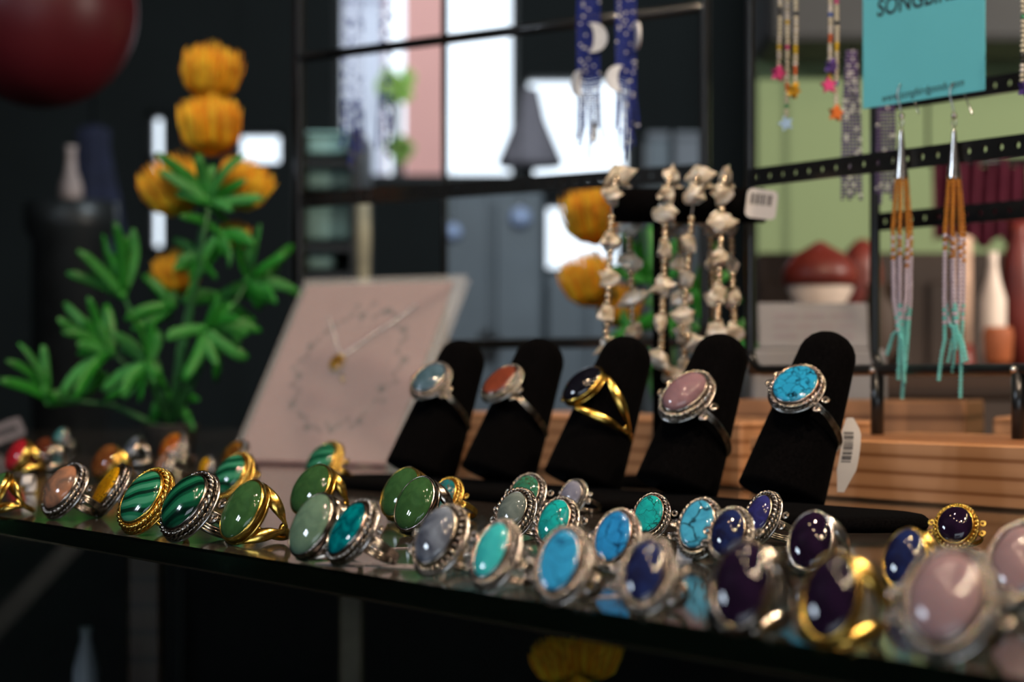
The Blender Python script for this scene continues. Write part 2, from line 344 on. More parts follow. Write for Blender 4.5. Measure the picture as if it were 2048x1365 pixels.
def window(name, axis, pos, hole, nx, nz, bar=22, glass=True):
    """window frame with mullions filling an opening, each pane a part"""
    a0, a1, z0, z1 = hole; mb = MB()
    def P(a, z, da, dz):
        if axis == 'y': mb.box((a, pos, z), (da, 40, dz))
        else: mb.box((pos, a, z), (40, da, dz))
    P((a0 + a1) / 2, z0 + bar / 2, a1 - a0, bar); P((a0 + a1) / 2, z1 - bar / 2, a1 - a0, bar)
    P(a0 + bar / 2, (z0 + z1) / 2, bar, z1 - z0); P(a1 - bar / 2, (z0 + z1) / 2, bar, z1 - z0)
    xs = [a0 + (a1 - a0) * i / nx for i in range(nx + 1)]; zs = [z0 + (z1 - z0) * i / nz for i in range(nz + 1)]
    for a in xs[1:-1]: P(a, (z0 + z1) / 2, bar, z1 - z0)
    for z in zs[1:-1]: P((a0 + a1) / 2, z, a1 - a0, bar)
    o = struct(name, mb, 'frame_black')
    if glass:
        for a, a2 in zip(xs, xs[1:]):
            for z, z2 in zip(zs, zs[1:]):
                g = MB(); c = ((a + a2) / 2, pos, (z + z2) / 2) if axis == 'y' else (pos, (a + a2) / 2, (z + z2) / 2)
                g.box((0, 0, 0), (a2 - a - bar, 4, z2 - z - bar) if axis == 'y' else (4, a2 - a - bar, z2 - z - bar))
                g.build('pane', 'pane_glass', o, (c[0], c[1], c[2] + 1000))
    return o
def pxr(px, d): return (px - 1024) / F * d
def pzr(py, d): return CAMZ - (py - HY) / F * d
B = Y1
H1 = (pxr(668, B), pxr(1036, B), pzr(362, B), 1560.0)
H2 = (pxr(1048, B), pxr(1262, B), pzr(362, B), pzr(150, B))
H3 = (pxr(1085, B), pxr(1245, B), pzr(545, B), pzr(405, B))
H4 = (pxr(292, B), pxr(334, B), pzr(505, B), pzr(222, B))
H5 = (pxr(470, B), pxr(566, B), pzr(332, B), pzr(262, B))
wall_with_holes('wall_back', 'y', B, 120, X0, X1, [H1, H2, H3, H4, H5], 'wall_dark')
window('window_1', 'y', B + 40, H1, 1, 1, 20); window('window_2', 'y', B + 40, H2, 1, 1, 14)
window('window_3', 'y', B + 40, H3, 1, 1, 14); window('window_4', 'y', B + 40, H4, 1, 3, 18); window('window_8', 'y', B + 40, H5, 1, 1, 12)
LW = [(y - 85, y + 85, 1020, 1340) for y in WIN_Y]
wall_with_holes('wall_left', 'x', X0, -120, Y0, Y1, LW, 'wall_dark')
for k, h in enumerate(LW): window('window_%d' % (5 + k), 'x', X0 - 60, h, 1, 2, 16)
FW = (-1500, 900, -300, 900)
wall_with_holes('wall_front', 'y', Y0, -120, X0, X1, [FW], 'wall_grey')
window('window_7', 'y', Y0 - 60, FW, 3, 2, 40)
wall_with_holes('wall_right', 'x', X1, 120, Y0, Y1, [], 'wall_grey')
# pale green partition seen through the right rack, under a dark soffit
struct('wall_partition', MB().box(((pxr(1515, 2900) + X1) / 2, 2940, (ZF + ZC) / 2), (X1 - pxr(1515, 2900), 80, ZC - ZF)), 'wall_green')
struct('trim_1', MB().bbox(((pxr(1522, 2780) + X1 - 20) / 2, 2800, (pzr(78, 2700) + ZC) / 2), (X1 - 20 - pxr(1522, 2780), 190, ZC - pzr(78, 2700)), 8), 'wall_grey')

# ---------------------------------------------------------------- warm ceiling spotlights, and fill spots added for the farther shop
def spotlight(loc, to, power, label, size=0.014, blend=0.6, angle=75, col=(1.0, 0.77, 0.55)):
    t = thing('ceiling_spotlight', label, 'lamp', loc, None, 'warm ceiling spotlights')
    d = (Vector(to) - Vector(loc)).normalized(); q = d.to_track_quat('Z', 'Y').to_matrix()
    MB().lathe([(26, -62), (34, -60), (38, 0), (34, 2), (32, -50)], 20, (0, 0, 0), rot=q).build('lamp_can', 'black_enamel', t)
    MB().tube([q @ Vector((0, 0, -58)), (0, 0, ZC - loc[2])], 8, 8).build('stem', 'dark_steel', t)
    l = bpy.data.lights.new('spot', 'SPOT'); l.energy = power; l.color = col; l.spot_size = math.radians(angle); l.spot_blend = blend; l.shadow_soft_size = size
    o = bpy.data.objects.new('bulb_light', l); C.objects.link(o); o.parent = t; o.location = d * 0.012
    o.rotation_euler = d.to_track_quat('-Z', 'Y').to_euler()
    return t
spotlight((520, -120, 1380), (60, 800, 0), 42, 'warm spotlight can nearest above the right end of the glass shelf')
spotlight((900, 420, 1380), (170, 980, 60), 60, 'warm spotlight can to the right above the jewelry racks')
spotlight((60, -420, 1420), (0, 700, 0), 16, 'warm spotlight can overhead behind the viewpoint')
spotlight((-250, 380, 1400), (-250, 1300, 40), 34, 'warm spotlight can above the left rings')
spotlight((1150, 1500, 640), (650, 2900, 330), 70, 'warm spotlight can lighting the pale green partition', angle=110, col=(1.0, 0.9, 0.78))  # unseen fill added for the partition, hung low to clear the soffit's shadow
spotlight((300, 2600, 1400), (0, 4300, 250), 95, 'spotlight can lighting the grey cupboards', angle=100, col=(0.78, 0.92, 1.0))  # unseen fill added to lift the far room around the cupboards
spotlight((-900, 1900, 1400), (-480, 3000, 250), 14, 'spotlight can lighting the teal boxes', angle=38, col=(0.78, 0.92, 1.0))  # unseen fill added to lift the shelf unit on the left

# string of small bulbs under the ceiling
t = thing('string_lights', 'string of small warm bulbs looped under the ceiling above the shelf', 'lights', (0, 0, 1330))
BP = [(-560, 420), (-420, 60), (-300, -220), (-120, -420), (120, -520), (360, -470), (560, -300), (700, -40), (780, 260), (820, 560)]
MB().tube([(x, y, 26 + 12 * (i % 2)) for i, (x, y) in enumerate(BP)], 2.2, 6).build('cord', 'frame_black' if 'frame_black' in MATS else 'black_enamel', t)
for i in (0, 9): MB().tube([(BP[i][0], BP[i][1], 26 + 12 * (i % 2)), (BP[i][0], BP[i][1], ZC - 1330)], 2.2, 6).build('cord', 'black_enamel', t)
for i, (x, y) in enumerate(BP):
    MB().lathe([(4, 26 + 12 * (i % 2)), (8, 22), (9, 12), (6, 10)], 12, (x, y, 0)).build('socket', 'black_enamel', t)
    l = bpy.data.lights.new('small_bulb', 'POINT'); l.energy = 2.2; l.color = (1.0, 0.74, 0.5); l.shadow_soft_size = 0.011
    o = bpy.data.objects.new('small_bulb', l); C.objects.link(o); o.parent = t; o.location = (x * .001, y * .001, -.004)
# ---------------------------------------------------------------- the glass shelf and its uprights
LEN = 2600.0; DEP = 780.0
e0 = Vector(on_shelf(1024, 1198)); e0.z = 0
sr = axes(EDGE, BACK, Vector((0, 0, 1)))
shelf = MB().bbox((0, 0, 0), (LEN, DEP, 8), 1.0).build('glass_shelf', 'shelf_glass', None, tuple(e0 + BACK * (DEP / 2) + Vector((0, 0, -4)) - EDGE * 500), sr)
tag(shelf, 'thick clear glass shelf with a dark green front edge carrying the rings', 'shelf')
lowz = -330
low = MB().bbox((0, 0, 0), (LEN, DEP, 8), 1.0).build('glass_shelf', 'shelf_glass', None, tuple(e0 + BACK * (DEP / 2 + 20) + Vector((0, 0, lowz - 4)) - EDGE * 500), sr)
tag(low, 'lower glass shelf in the dark under the shelf of rings', 'shelf')

# ---------------------------------------------------------------- gemstone rings
def rope(mb, a, b_, z, rs, turns, n=5, seg=None):
    seg = seg or int(turns * 7)
    for ph in (0, PI):
        pts = []
        for i in range(seg):
            q = 2 * PI * i / seg; tw = turns * q + ph
            nx, ny = math.cos(q) / a, math.sin(q) / b_; L = math.hypot(nx, ny); nx /= L; ny /= L
            pts.append((a * math.cos(q) + nx * rs * .85 * math.cos(tw), b_ * math.sin(q) + ny * rs * .85 * math.cos(tw), z + rs * .85 * math.sin(tw)))
        mb.tube(pts, rs, n, True)
    return mb
def arc(R, t0, t1, y=0.0, n=26, dz=0.0):
    return [(R * math.sin(t0 + (t1 - t0) * i / (n - 1)), y, -R + R * math.cos(t0 + (t1 - t0) * i / (n - 1)) + dz) for i in range(n)]
def make_ring(label, stone, style, met, a, b_, h, R, loc, rot, group='rings laid out on the glass shelf', name='gemstone_ring', flat=False):
    """ring with its stone facing local +z, long axis local y; finger loop below in the xz plane"""
    t = thing(name, label, 'ring', loc, rot, group)
    k = b_ / 11.0
    zb = (3.6 if style in ('rope', 'bead', 'rope2') else 2.4) * k          # where the girdle of the stone sits
    prof = [(0.99, 0.9), (1.0, zb)]
    if flat: prof += [(0.985, zb + h * .55), (0.93, zb + h * .78), (0.8, zb + h * .9), (0.5, zb + h * .97), (0.2, zb + h), (0.01, zb + h)]
    else: prof += [(math.cos(u), zb + h * math.sin(u)) for u in [PI / 2 * i / 10 for i in range(1, 10)]] + [(0.02, zb + h)]
    MB().lathe(prof, 40, sx=a, sy=b_).build('stone', stone, t)
    w_ = 0.7 * k
    MB().lathe([(1.0, 0.2), (1.0 + w_ / a, 0.2), (1.0 + w_ / a * .9, zb + .2 * k), (1.0 + w_ * .35 / a, zb + .75 * k), (0.995, zb + .75 * k), (0.995, 0.2)], 40, sx=a, sy=b_ * (1 + w_ / b_) / (1 + w_ / a)).build('bezel', met, t)
    ra, rb = a + w_, b_ + w_
    if style in ('rope', 'bead', 'rope2'):
        rs = (0.62 if style != 'rope2' else 0.85) * k
        if style == 'bead':
            mb = MB(); n = 30
            for i in range(n): q = 2 * PI * i / n; mb.ball(((ra + .9 * k) * math.cos(q), (rb + .9 * k) * math.sin(q), 2.2 * k), 0.95 * k, 8, 6)
            tag(mb.build('beaded_rim', met, t), kind='stuff')
        else: rope(MB(), ra + rs * 1.5, rb + rs * 1.5, 2.5 * k, rs, 15, 6, 150).build('rope_rim', met, t)
        pa, pb = ra + rs * 3.9, rb + rs * 3.9
        dk = 'oxidised_silver' if met != 'gold' else 'old_gold'
        MB().lathe([(0.9, 0.0), (1.0, 0.0), (1.0, 1.3 * k), (0.9, 1.35 * k)], 40, sx=ra + rs * 2.6, sy=rb + rs * 2.6).build('gallery_wall', dk, t)
        rope(MB(), ra + rs * 2.7, rb + rs * 2.7, 0.85 * k, rs * .72, 17, 5, 150).build('rope_rim', met, t)
        MB().lathe([(0.3, -0.9), (0.95, -0.9), (1.0, -0.55), (1.02, -0.1), (0.97, 0.2), (0.3, 0.2)], 40, sx=pa, sy=pb).build('back_plate', 'bright_silver' if met == 'silver' else met, t)
        for sx in (-1, 1):
            for sy in (-1, 1):
                pts = []
                for i in range(16):
                    q = 1.9 * 2 * PI * i / 15; rr = 2.0 * k * (1 - 0.55 * i / 15)
                    pts.append((sx * (pa + 0.4 * k - rr * math.cos(q) + 1.2 * k), sy * (2.9 * k + rr * math.sin(q)), -1.3 * k))
                MB().tube(pts, 0.5 * k, 6).build('curl', met, t)
        for y in ((-1.1 * k, 0, 1.1 * k) if style != 'bead' else (-0.8 * k, 0.8 * k)):
            MB().tube(arc(R, -PI + 0.02, PI - 0.02, y, 40, -0.7), 0.72 * k, 6).build('shank_wire', met, t)
    else:
        MB().lathe([(0.3, -0.9), (1.0, -0.9), (1.02, 0.25), (0.3, 0.25)], 40, sx=ra, sy=rb).build('back_plate', met, t)
        for sx in (-1, 1):
            for sy in (-1, 1):
                pts = []; rad = []
                for i in range(18):
                    u = i / 17; q = 0.25 + u * 1.6
                    pts.append((sx * (R + .6) * math.sin(q), sy * (rb * 0.92 * (1 - u) ** 1.15 + 0.6 * u), -R + (R + .2) * math.cos(q) * (1 - .12 * u)))
                    rad.append((0.9 + 1.5 * math.sin(PI * min(1, u * 1.25)) ** 1.0 if u < .8 else 0.95) * k)
                MB().tube(pts, rad, 8, False, True, (1.0, 0.42), (0, 1, 0)).build('shoulder', met, t)
        MB().tube(arc(R, 1.55, 2 * PI - 1.55, 0, 30), 1.35 * k, 8, False, True, (1.0, 0.6), (0, 1, 0)).build('shank', met, t)
    return t
def ring_frame(psi, tilt, roll=0.0):
    N = Vector((-math.sin(psi) * math.cos(tilt), -math.cos(psi) * math.cos(tilt), math.sin(tilt)))
    L = Vector((math.sin(psi) * math.sin(tilt), math.cos(psi) * math.sin(tilt), math.cos(tilt)))
    if roll: L = Matrix.Rotation(roll, 3, N) @ L
    return axes(L.cross(N), L, N)
def shelf_ring(px, py, wpx, hpx, stone, style, met, label, yaw=31, h=0.5, flat=False, roll=0.0):
    """px, py: where the middle of the stone shows; wpx, hpx: the stone's size there"""
    ps = math.radians(yaw + (12 if px < 760 else 9 if px < 1000 else 5)); ray = math.atan((px - 1024) / F); app = ps - ray
    d = 800.0; zc = 11.0
    for _ in range(8):
        b_ = hpx * d / F / 2 * 1.06; a = min(max(wpx * d / F / 2 / math.cos(app) * .88, b_ * .55), b_ * .92)
        k = b_ / 11.0; ext = b_ + (3.2 * k if style in ('rope', 'bead', 'rope2') else 1.0 * k)
        R = max(7.8, min(9.4, b_ * .86)); tilt = math.atan(ext / (2 * R + 1.0 * k)) * 0.92
        zc = ext * math.cos(tilt) + 4.6 * k * math.sin(tilt) + 0.7
        d = (CAMZ - zc) * F / (py - HY)
    rot = ring_frame(ps, tilt, math.radians(roll))
    c = Vector(((px - 1024) / F * d, d, zc)) - rot @ Vector((0, 0, 4.6 * k))
    t = make_ring(label, stone, style, met, a, b_, a * h, R, tuple(c), rot, flat=flat)
    lo = min((rot @ (v.co * 1000)).z for ch in t.children for v in ch.data.vertices)     # let it stand on the glass
    t.location.z = (1000.0 - lo + 0.05) * .001
    return t
RINGS = [
 # px, py, w, h, stone, style, metal, label, extras
 (28, 906, 44, 66, 'red_stone', 'plain', 'gold', 'glossy red cabochon ring in gold at the far left', dict(yaw=42)),
 (76, 902, 46, 66, 'brown_agate', 'plain', 'silver', 'translucent brown cabochon ring right beside the red stone ring', dict(yaw=38)),
 (-14, 978, 60, 80, 'jade', 'plain', 'gold', 'gold ring cut by the left photo edge with its swirling band in view', dict(yaw=60)),
 (117, 874, 26, 34, 'small_turquoise', 'rope2', 'silver', 'small filigree silver ring with a pale turquoise chip beneath the plant', dict(yaw=50)),
 (118, 972, 58, 94, 'jasper', 'rope', 'silver', 'mottled pinkish brown oval ring with braided silver rim', dict(yaw=36)),
 (204, 918, 52, 70, 'amber_agate', 'plain', 'gold', 'translucent amber cabochon ring with gold top behind the yellow veined ring', dict(yaw=34)),
 (258, 898, 30, 60, 'grey_agate', 'plain', 'silver', 'silver ring turned sideways with a bright flared edge behind the striped green one', dict(yaw=62)),
 (211, 972, 38, 88, 'yellow_howlite', 'rope', 'silver', 'bright yellow black-veined oval ring in dark silver', dict(yaw=52, flat=True, h=.25)),
 (279, 990, 72, 112, 'malachite', 'rope', 'gold', 'striped green malachite ring with gold rope rim at the front left', dict(yaw=28, h=.35)),
 (365, 1000, 72, 118, 'green_agate', 'rope', 'silver', 'dark banded green ring with twisted silver rope rim and silver curls', dict(yaw=34)),
 (338, 892, 40, 60, 'orange_jasper', 'rope', 'silver', 'orange and brown jasper ring with silver rope rim in the back row', dict(yaw=40)),
 (322, 930, 30, 42, 'jasper', 'rope2', 'silver', 'small brown stone ring with chunky silver border behind the green pair', dict(yaw=44)),
 (408, 932, 22, 34, 'yellow_howlite', 'rope2', 'silver', 'tiny yellow stone ring squeezed behind the dark banded green ring', dict(yaw=44)),
 (462, 908, 44, 58, 'tiger_eye', 'rope', 'silver', 'dark brown tiger eye ring with silver rim before the pink card', dict(yaw=40)),
 (457, 946, 56, 84, 'malachite', 'rope', 'gold', 'banded malachite ring with gold rope half hidden behind the left jade ring', dict(yaw=30)),
 (475, 1012, 74, 124, 'jade', 'plain', 'gold', 'large green jade ring with looping gold shoulders at the front', dict(yaw=31, h=.42)),
 (640, 920, 54, 76, 'malachite', 'rope', 'gold', 'small dark green ring with gold rope rim rising behind the jade ring', dict(yaw=36)),
 (614, 972, 72, 104, 'jade', 'plain', 'gold', 'green jade ring in gold partly hidden by the pale aventurine ring', dict(yaw=33, h=.42)),
 (613, 1041, 76, 130, 'aventurine', 'plain', 'silver', 'pale grey-green cabochon ring with thin plain silver bezel', dict(yaw=30, h=.45)),
 (690, 1053, 58, 112, 'chrysocolla', 'rope', 'silver', 'narrow deep teal ring with twisted silver rim seen half sideways', dict(yaw=44, h=.3)),
 (794, 978, 74, 104, 'jade', 'plain', 'gold', 'rear one of two overlapping jade rings with a hint of gold', dict(yaw=30, h=.42)),
 (823, 1000, 78, 112, 'jade', 'plain', 'silver', 'front one of two overlapping jade rings with thin silver bezel', dict(yaw=27, h=.42)),
 (884, 990, 50, 70, 'chrysocolla_speckled', 'rope', 'gold', 'speckled teal ring with gold rope rim behind the blue-grey ring', dict(yaw=33)),
 (868, 1066, 78, 122, 'grey_agate', 'bead', 'silver', 'glossy blue-grey agate ring with beaded silver rim at the front', dict(yaw=26, h=.5)),
 (1047, 984, 62, 76, 'green_turquoise', 'rope', 'silver', 'mossy green turquoise ring with silver rope rim in front of the black stands', dict(yaw=24, h=.3)),
 (1022, 1022, 60, 80, 'grey_green_agate', 'rope2', 'silver', 'grey-green agate ring with heavy silver rope between two turquoise rings', dict(yaw=30)),
 (980, 1097, 66, 118, 'aqua_turquoise', 'rope', 'silver', 'bright aqua turquoise oval ring in a silver rope setting at the front', dict(yaw=26, h=.4)),
 (1141, 988, 44, 56, 'lavender_agate', 'rope', 'silver', 'pale lavender grey ring with silver rope rim and open curl', dict(yaw=32)),
 (1106, 1040, 66, 92, 'teal_turquoise', 'rope', 'silver', 'teal turquoise ring with silver rim just behind the flat blue front ring', dict(yaw=26)),
 (1117, 1117, 84, 130, 'blue_howlite', 'rope', 'silver', 'flat vivid blue stone ring with smooth silver rim at the front', dict(yaw=18, flat=True, h=.2)),
 (1225, 1070, 74, 104, 'blue_howlite_deep', 'rope', 'silver', 'deep blue veined ring between the vivid blue and dark lapis front rings', dict(yaw=22, flat=True, h=.25)),
 (1297, 1026, 62, 76, 'teal_turquoise', 'rope', 'silver', 'crisp teal turquoise ring with silver rope rim in the back row', dict(yaw=20, flat=True, h=.25)),
 (1393, 1046, 72, 102, 'sky_howlite', 'rope', 'silver', 'sky blue ring crossed by bold dark veins in a silver setting', dict(yaw=20, flat=True, h=.3)),
 (1514, 1030, 50, 84, 'lapis_bright', 'rope2', 'silver', 'purplish blue lapis ring with scrolled silver rim in the back row', dict(yaw=42)),
 (1454, 1062, 72, 96, 'lapis', 'rope', 'silver', 'dark navy lapis ring right behind the big amethyst with silver rim', dict(yaw=24)),
 (1287, 1138, 88, 128, 'lapis', 'rope', 'silver', 'mottled dark blue lapis ring in wide silver rope at the front', dict(yaw=18, h=.35)),
 (1480, 1158, 124, 180, 'amethyst', 'plain', 'silver', 'large dark purple amethyst ring with plain silver bezel at the front', dict(yaw=16, h=.42)),
 (1618, 1074, 96, 122, 'amethyst', 'plain', 'bright_silver', 'dark purple ring with broad silver shoulder behind the gold-set amethyst', dict(yaw=20, h=.42)),
 (1657, 1181, 122, 180, 'amethyst', 'plain', 'gold', 'large dark purple amethyst ring in gold at the front', dict(yaw=22, h=.42)),
 (1806, 1108, 92, 120, 'lapis', 'plain', 'gold', 'blurred dark navy ring in gold left of the rose quartz', dict(yaw=26, h=.42)),
 (1910, 1046, 78, 74, 'amethyst', 'bead', 'gold', 'purple ring with gold bead prongs behind the rose quartz', dict(yaw=16, h=.42)),
 (1888, 1186, 162, 190, 'rose_quartz', 'rope', 'silver', 'big blurred pale rose quartz ring nearest the camera', dict(yaw=22, h=.42)),
 (2032, 1116, 110, 150, 'rose_quartz', 'rope', 'silver', 'blurred pink quartz ring cut by the right photo edge', dict(yaw=26, h=.42)),
]
for r in RINGS: shelf_ring(*r[:8], **r[8])
# ---------------------------------------------------------------- velvet finger stands, each with a ring
LEAN = Vector((27, 17, 74)); AX = LEAN.normalized()
S5 = Vector((117, 936, 0)); STEP = Vector((-42, 54.5, 0))
STANDS = [S5 + STEP * i for i in range(5)]
fd = thing('ring_display', 'black velvet ring display with five leaning fingers on a long base', 'ring stand', tuple(S5))
for p in STANDS:
    pts = []; rad = []
    for i in range(28):
        u = i / 27; L = 82.0
        if u < .8: s_ = u / .8 * (L - 13); r_ = 19.5 - 6.5 * (u / .8) ** 1.1
        else:
            q = (u - .8) / .2 * PI / 2; s_ = L - 13 + 12.5 * math.sin(q); r_ = max(13 * math.cos(q), .4)
        pts.append(AX * (s_ * .955 + 3.6) + Vector((0, 0, 5))); rad.append(r_)
    MB().tube(pts, rad, 28).build('finger', 'velvet', fd, tuple(p - S5))
outl = []
for cx, q0 in ((80.0, -PI / 2), (-300.0, PI / 2)):
    for i in range(13):
        q = q0 + PI * i / 12; outl.append((cx + 32 * math.cos(q), -30 + 30 * math.sin(q)))
mb = MB(); n = len(outl); vs = []
for z, sc_ in ((0.1, .97), (2, 1.0), (4, .99), (5.5, .93), (6.2, .8)):
    for x, y in outl:
        cx = min(max(x, -300), 80); vs.append(EDGE * (cx + (x - cx) * sc_) + BACK * (-30 + (y + 30) * sc_) + Vector((0, 0, z)))
mb.add(vs, [(i * n + k, i * n + (k + 1) % n, (i + 1) * n + (k + 1) % n, (i + 1) * n + k) for i in range(4) for k in range(n)] + [tuple(range(n))[::-1], tuple(range(4 * n, 5 * n))])
mb.build('base', 'velvet', fd)
def stand_ring(i, py, stone, style, met, a, b_, h, label, flat=False, head=44, up=20, roll=.3, name='gemstone_ring'):
    p = STANDS[i]; N0 = Vector((-math.sin(math.radians(head)), -math.cos(math.radians(head)), 0)); N = (N0 - AX * N0.dot(AX)).normalized(); ct, st = math.cos(math.radians(up)), math.sin(math.radians(up))
    L2, N2 = AX * ct - N * st, N * ct + AX * st; L2 = (L2 * math.cos(roll) + L2.cross(N2) * math.sin(roll)).normalized(); rot = axes(L2.cross(N2), L2, N2); s_ = 50.0
    for _ in range(6):
        r_ = 19 - 6.0 * min(1, s_ / 69.0) ** 1.1; c = p + Vector((0, 0, 5)) + AX * s_ + N * (r_ + 5.0)
        z = CAMZ - (py - HY) / F * c.y; s_ += (z - c.z) / AX.z
    return make_ring(label, stone, style, met, a, b_, h, r_ + 4.3, tuple(c), rot, 'rings worn by the velvet finger stands', name, flat)
sr5 = stand_ring(0, 780, 'cracked_turquoise', 'rope', 'silver', 9.2, 10.4, 1.7, 'round bright blue turquoise ring with black web cracks on the nearest velvet finger', True, 31)
stand_ring(1, 796, 'pink_opal', 'rope', 'silver', 8.3, 12.2, 5.0, 'pale pink cabochon ring with silver rope on the velvet finger next to the nearest', False, 31)
stand_ring(2, 776, 'onyx', 'plain', 'gold', 8.2, 11.6, 4.6, 'black stone ring with open gold band on the middle velvet finger', False, 46)
stand_ring(3, 770, 'red_jasper', 'rope', 'silver', 7.0, 10.2, 1.6, 'flat brick red jasper ring with silver rope on a velvet finger', True, 42)
stand_ring(4, 764, 'moss_blue', 'rope', 'silver', 8.0, 10.2, 3.0, 'cloudy grey-blue ring with silver rim on the farthest velvet finger', False, 34)

# ---------------------------------------------------------------- paper tags
def tag_paper(label, px, py, ang, L=34.0, wd=9.0):
    p = on_shelf(px, py); t = thing('price_tag', label, 'tag', (p[0], p[1], 0), Matrix.Rotation(math.radians(ang), 3, 'Z'), 'paper price tags')
    o = [(-L / 2, -wd / 2), (-L * .12, -wd / 2), (-L * .08, -1.3), (L * .08, -1.3), (L * .12, -wd / 2), (L / 2, -wd / 2), (L / 2, wd / 2), (L * .12, wd / 2), (L * .08, 1.3), (-L * .08, 1.3), (-L * .12, wd / 2), (-L / 2, wd / 2)]
    R90 = Matrix(((1, 0, 0), (0, 0, 1), (0, 1, 0)))
    MB().prism(o, 0.1, 0.35, R90).build('paper', 'grey_paper', t)
    mb = MB()
    for i in range(7): mb.box((L * .16 + i * L * .045, -0.6 + (i % 3) * .5, 0.38), (L * .028, 2.2 + (i % 2), 0.06))
    tag(mb.build('print', 'ink', t), kind='stuff')
tag_paper('paper price tag lying flat between the teal and blue-grey front rings', 752, 1132, -28, 40, 10)
tag_paper('paper price tag lying on the glass left of the blue-grey ring', 808, 1098, 18, 36, 9)
tag_paper('grey paper price tag beneath the large gold jade ring', 545, 1062, -40, 34, 8)
tag_paper('pale paper tag lying below the lapis front ring', 1208, 1196, 14, 30, 8)
tag_paper('paper tag near the gold-set amethyst on the glass', 1760, 1178, -30, 26, 8)
# small rolled tag on the gold band at the left edge, and a leaning one by the sky blue ring
p = on_shelf(1368, 1122); t = thing('price_tag', 'white paper tag standing on edge behind the lapis front ring', 'tag', (p[0], p[1], 0), Matrix.Rotation(math.radians(-35), 3, 'Z'), 'paper price tags')
MB().prism([(-3, 0), (3, 0), (3.4, 7), (.5, 10), (-3, 8)], -.15, .15, Matrix.Rotation(math.radians(-14), 3, 'X')).build('paper', 'paper', t)
p = on_shelf(58, 988); t = thing('price_tag', 'tiny curled white paper tag on the gold band at the left', 'tag', (p[0], p[1], 0), None, 'paper price tags')
MB().tube([(0, 6 * math.cos(q), 5 + 4.6 * math.sin(q)) for q in [i * .5 - 1.2 for i in range(10)]], 2.8, 6, False, True, (1.0, .08), (1, 0, 0)).build('paper', 'paper', t)
# barcode tag hanging from the ring on the nearest finger
a0 = Vector(at(1700, 836, 965)); t = thing('price_tag', 'white barcode tag hanging from the ring on the nearest velvet finger', 'tag', tuple(a0), None, 'paper price tags')
b0 = Vector(at(1681, 985, 948)) - a0; tdir = b0.normalized(); side = Vector((0.88, -0.48, 0)); nrm = side.cross(tdir).normalized()
def bend(u, k=9.0): return b0 * u + nrm * (-k * math.sin(PI * u) * .5) + Vector((3.5 * math.sin(PI * u), 0, 0))
def strip(mb, u0, u1, s0, s1, off, th, n=8, taper=None):
    vs = []
    for i in range(n + 1):
        u = u0 + (u1 - u0) * i / n; q = taper(u) if taper else 1
        for sdf, o in ((s0 * q, off), (s1 * q, off), (s1 * q, off + th), (s0 * q, off + th)): vs.append(bend(u) + side * sdf + nrm * o)
    fs = [(i * 4 + k, i * 4 + (k + 1) % 4, i * 4 + 4 + (k + 1) % 4, i * 4 + 4 + k) for i in range(n) for k in range(4)] + [(3, 2, 1, 0), (n * 4, n * 4 + 1, n * 4 + 2, n * 4 + 3)]
    mb.add(vs, fs, False)
mb = MB(); strip(mb, 0, 1, -4.5, 4.5, 0, .3, 12, lambda u: min(1, .35 + u * 3) * (1 if u < .75 else 1 - (u - .75) * 2.6)); mb.build('paper', 'paper', t)
mb = MB(); u = .24
for i in range(17):
    wd = random.choice((.008, .013, .02)); strip(mb, u, u + wd, -3.4, 1.2, .32, .06, 1); strip(mb, u, u + wd, -3.4, 1.2, -.08, .06, 1); u += wd + random.choice((.008, .012, .018))
tag(mb.build('barcode', 'ink', t), kind='stuff')

# ---------------------------------------------------------------- wooden rack bases
def wood_block(label, p, u, length, depth, height, m='pine', r=1.5, name='wooden_base'):
    """front left bottom corner p, running along u to the right"""
    u = Vector(u).normalized(); bk = Vector((-u.y, u.x, 0)); c = Vector(p) + u * length / 2 + bk * depth / 2 + Vector((0, 0, height / 2))
    return tag(MB().bbox((0, 0, 0), (length, depth, height), r).build(name, m, None, tuple(c), axes(u, bk, Vector((0, 0, 1)))), label, 'wooden block')
wood_block('pine block with fine dark grain under the right earring rack', (123.5, 1114, 0), EDGE, 520, 120, 30)
wood_block('pine block showing between the black fingers under the left rack', (-43, 1507, 0), (.42, -.907, 0), 395, 90, 36)
wood_block('blurred pine plank lying behind the right rack base', at(1445, 0, 1370)[:2] + (0,), (.93, -.37, 0), 155, 70, 46, 'old_pine')
wood_block('short pine offcut at the right edge behind the rack leg', at(1985, 0, 1240)[:2] + (0,), (.93, -.37, 0), 110, 60, 37, 'pine')

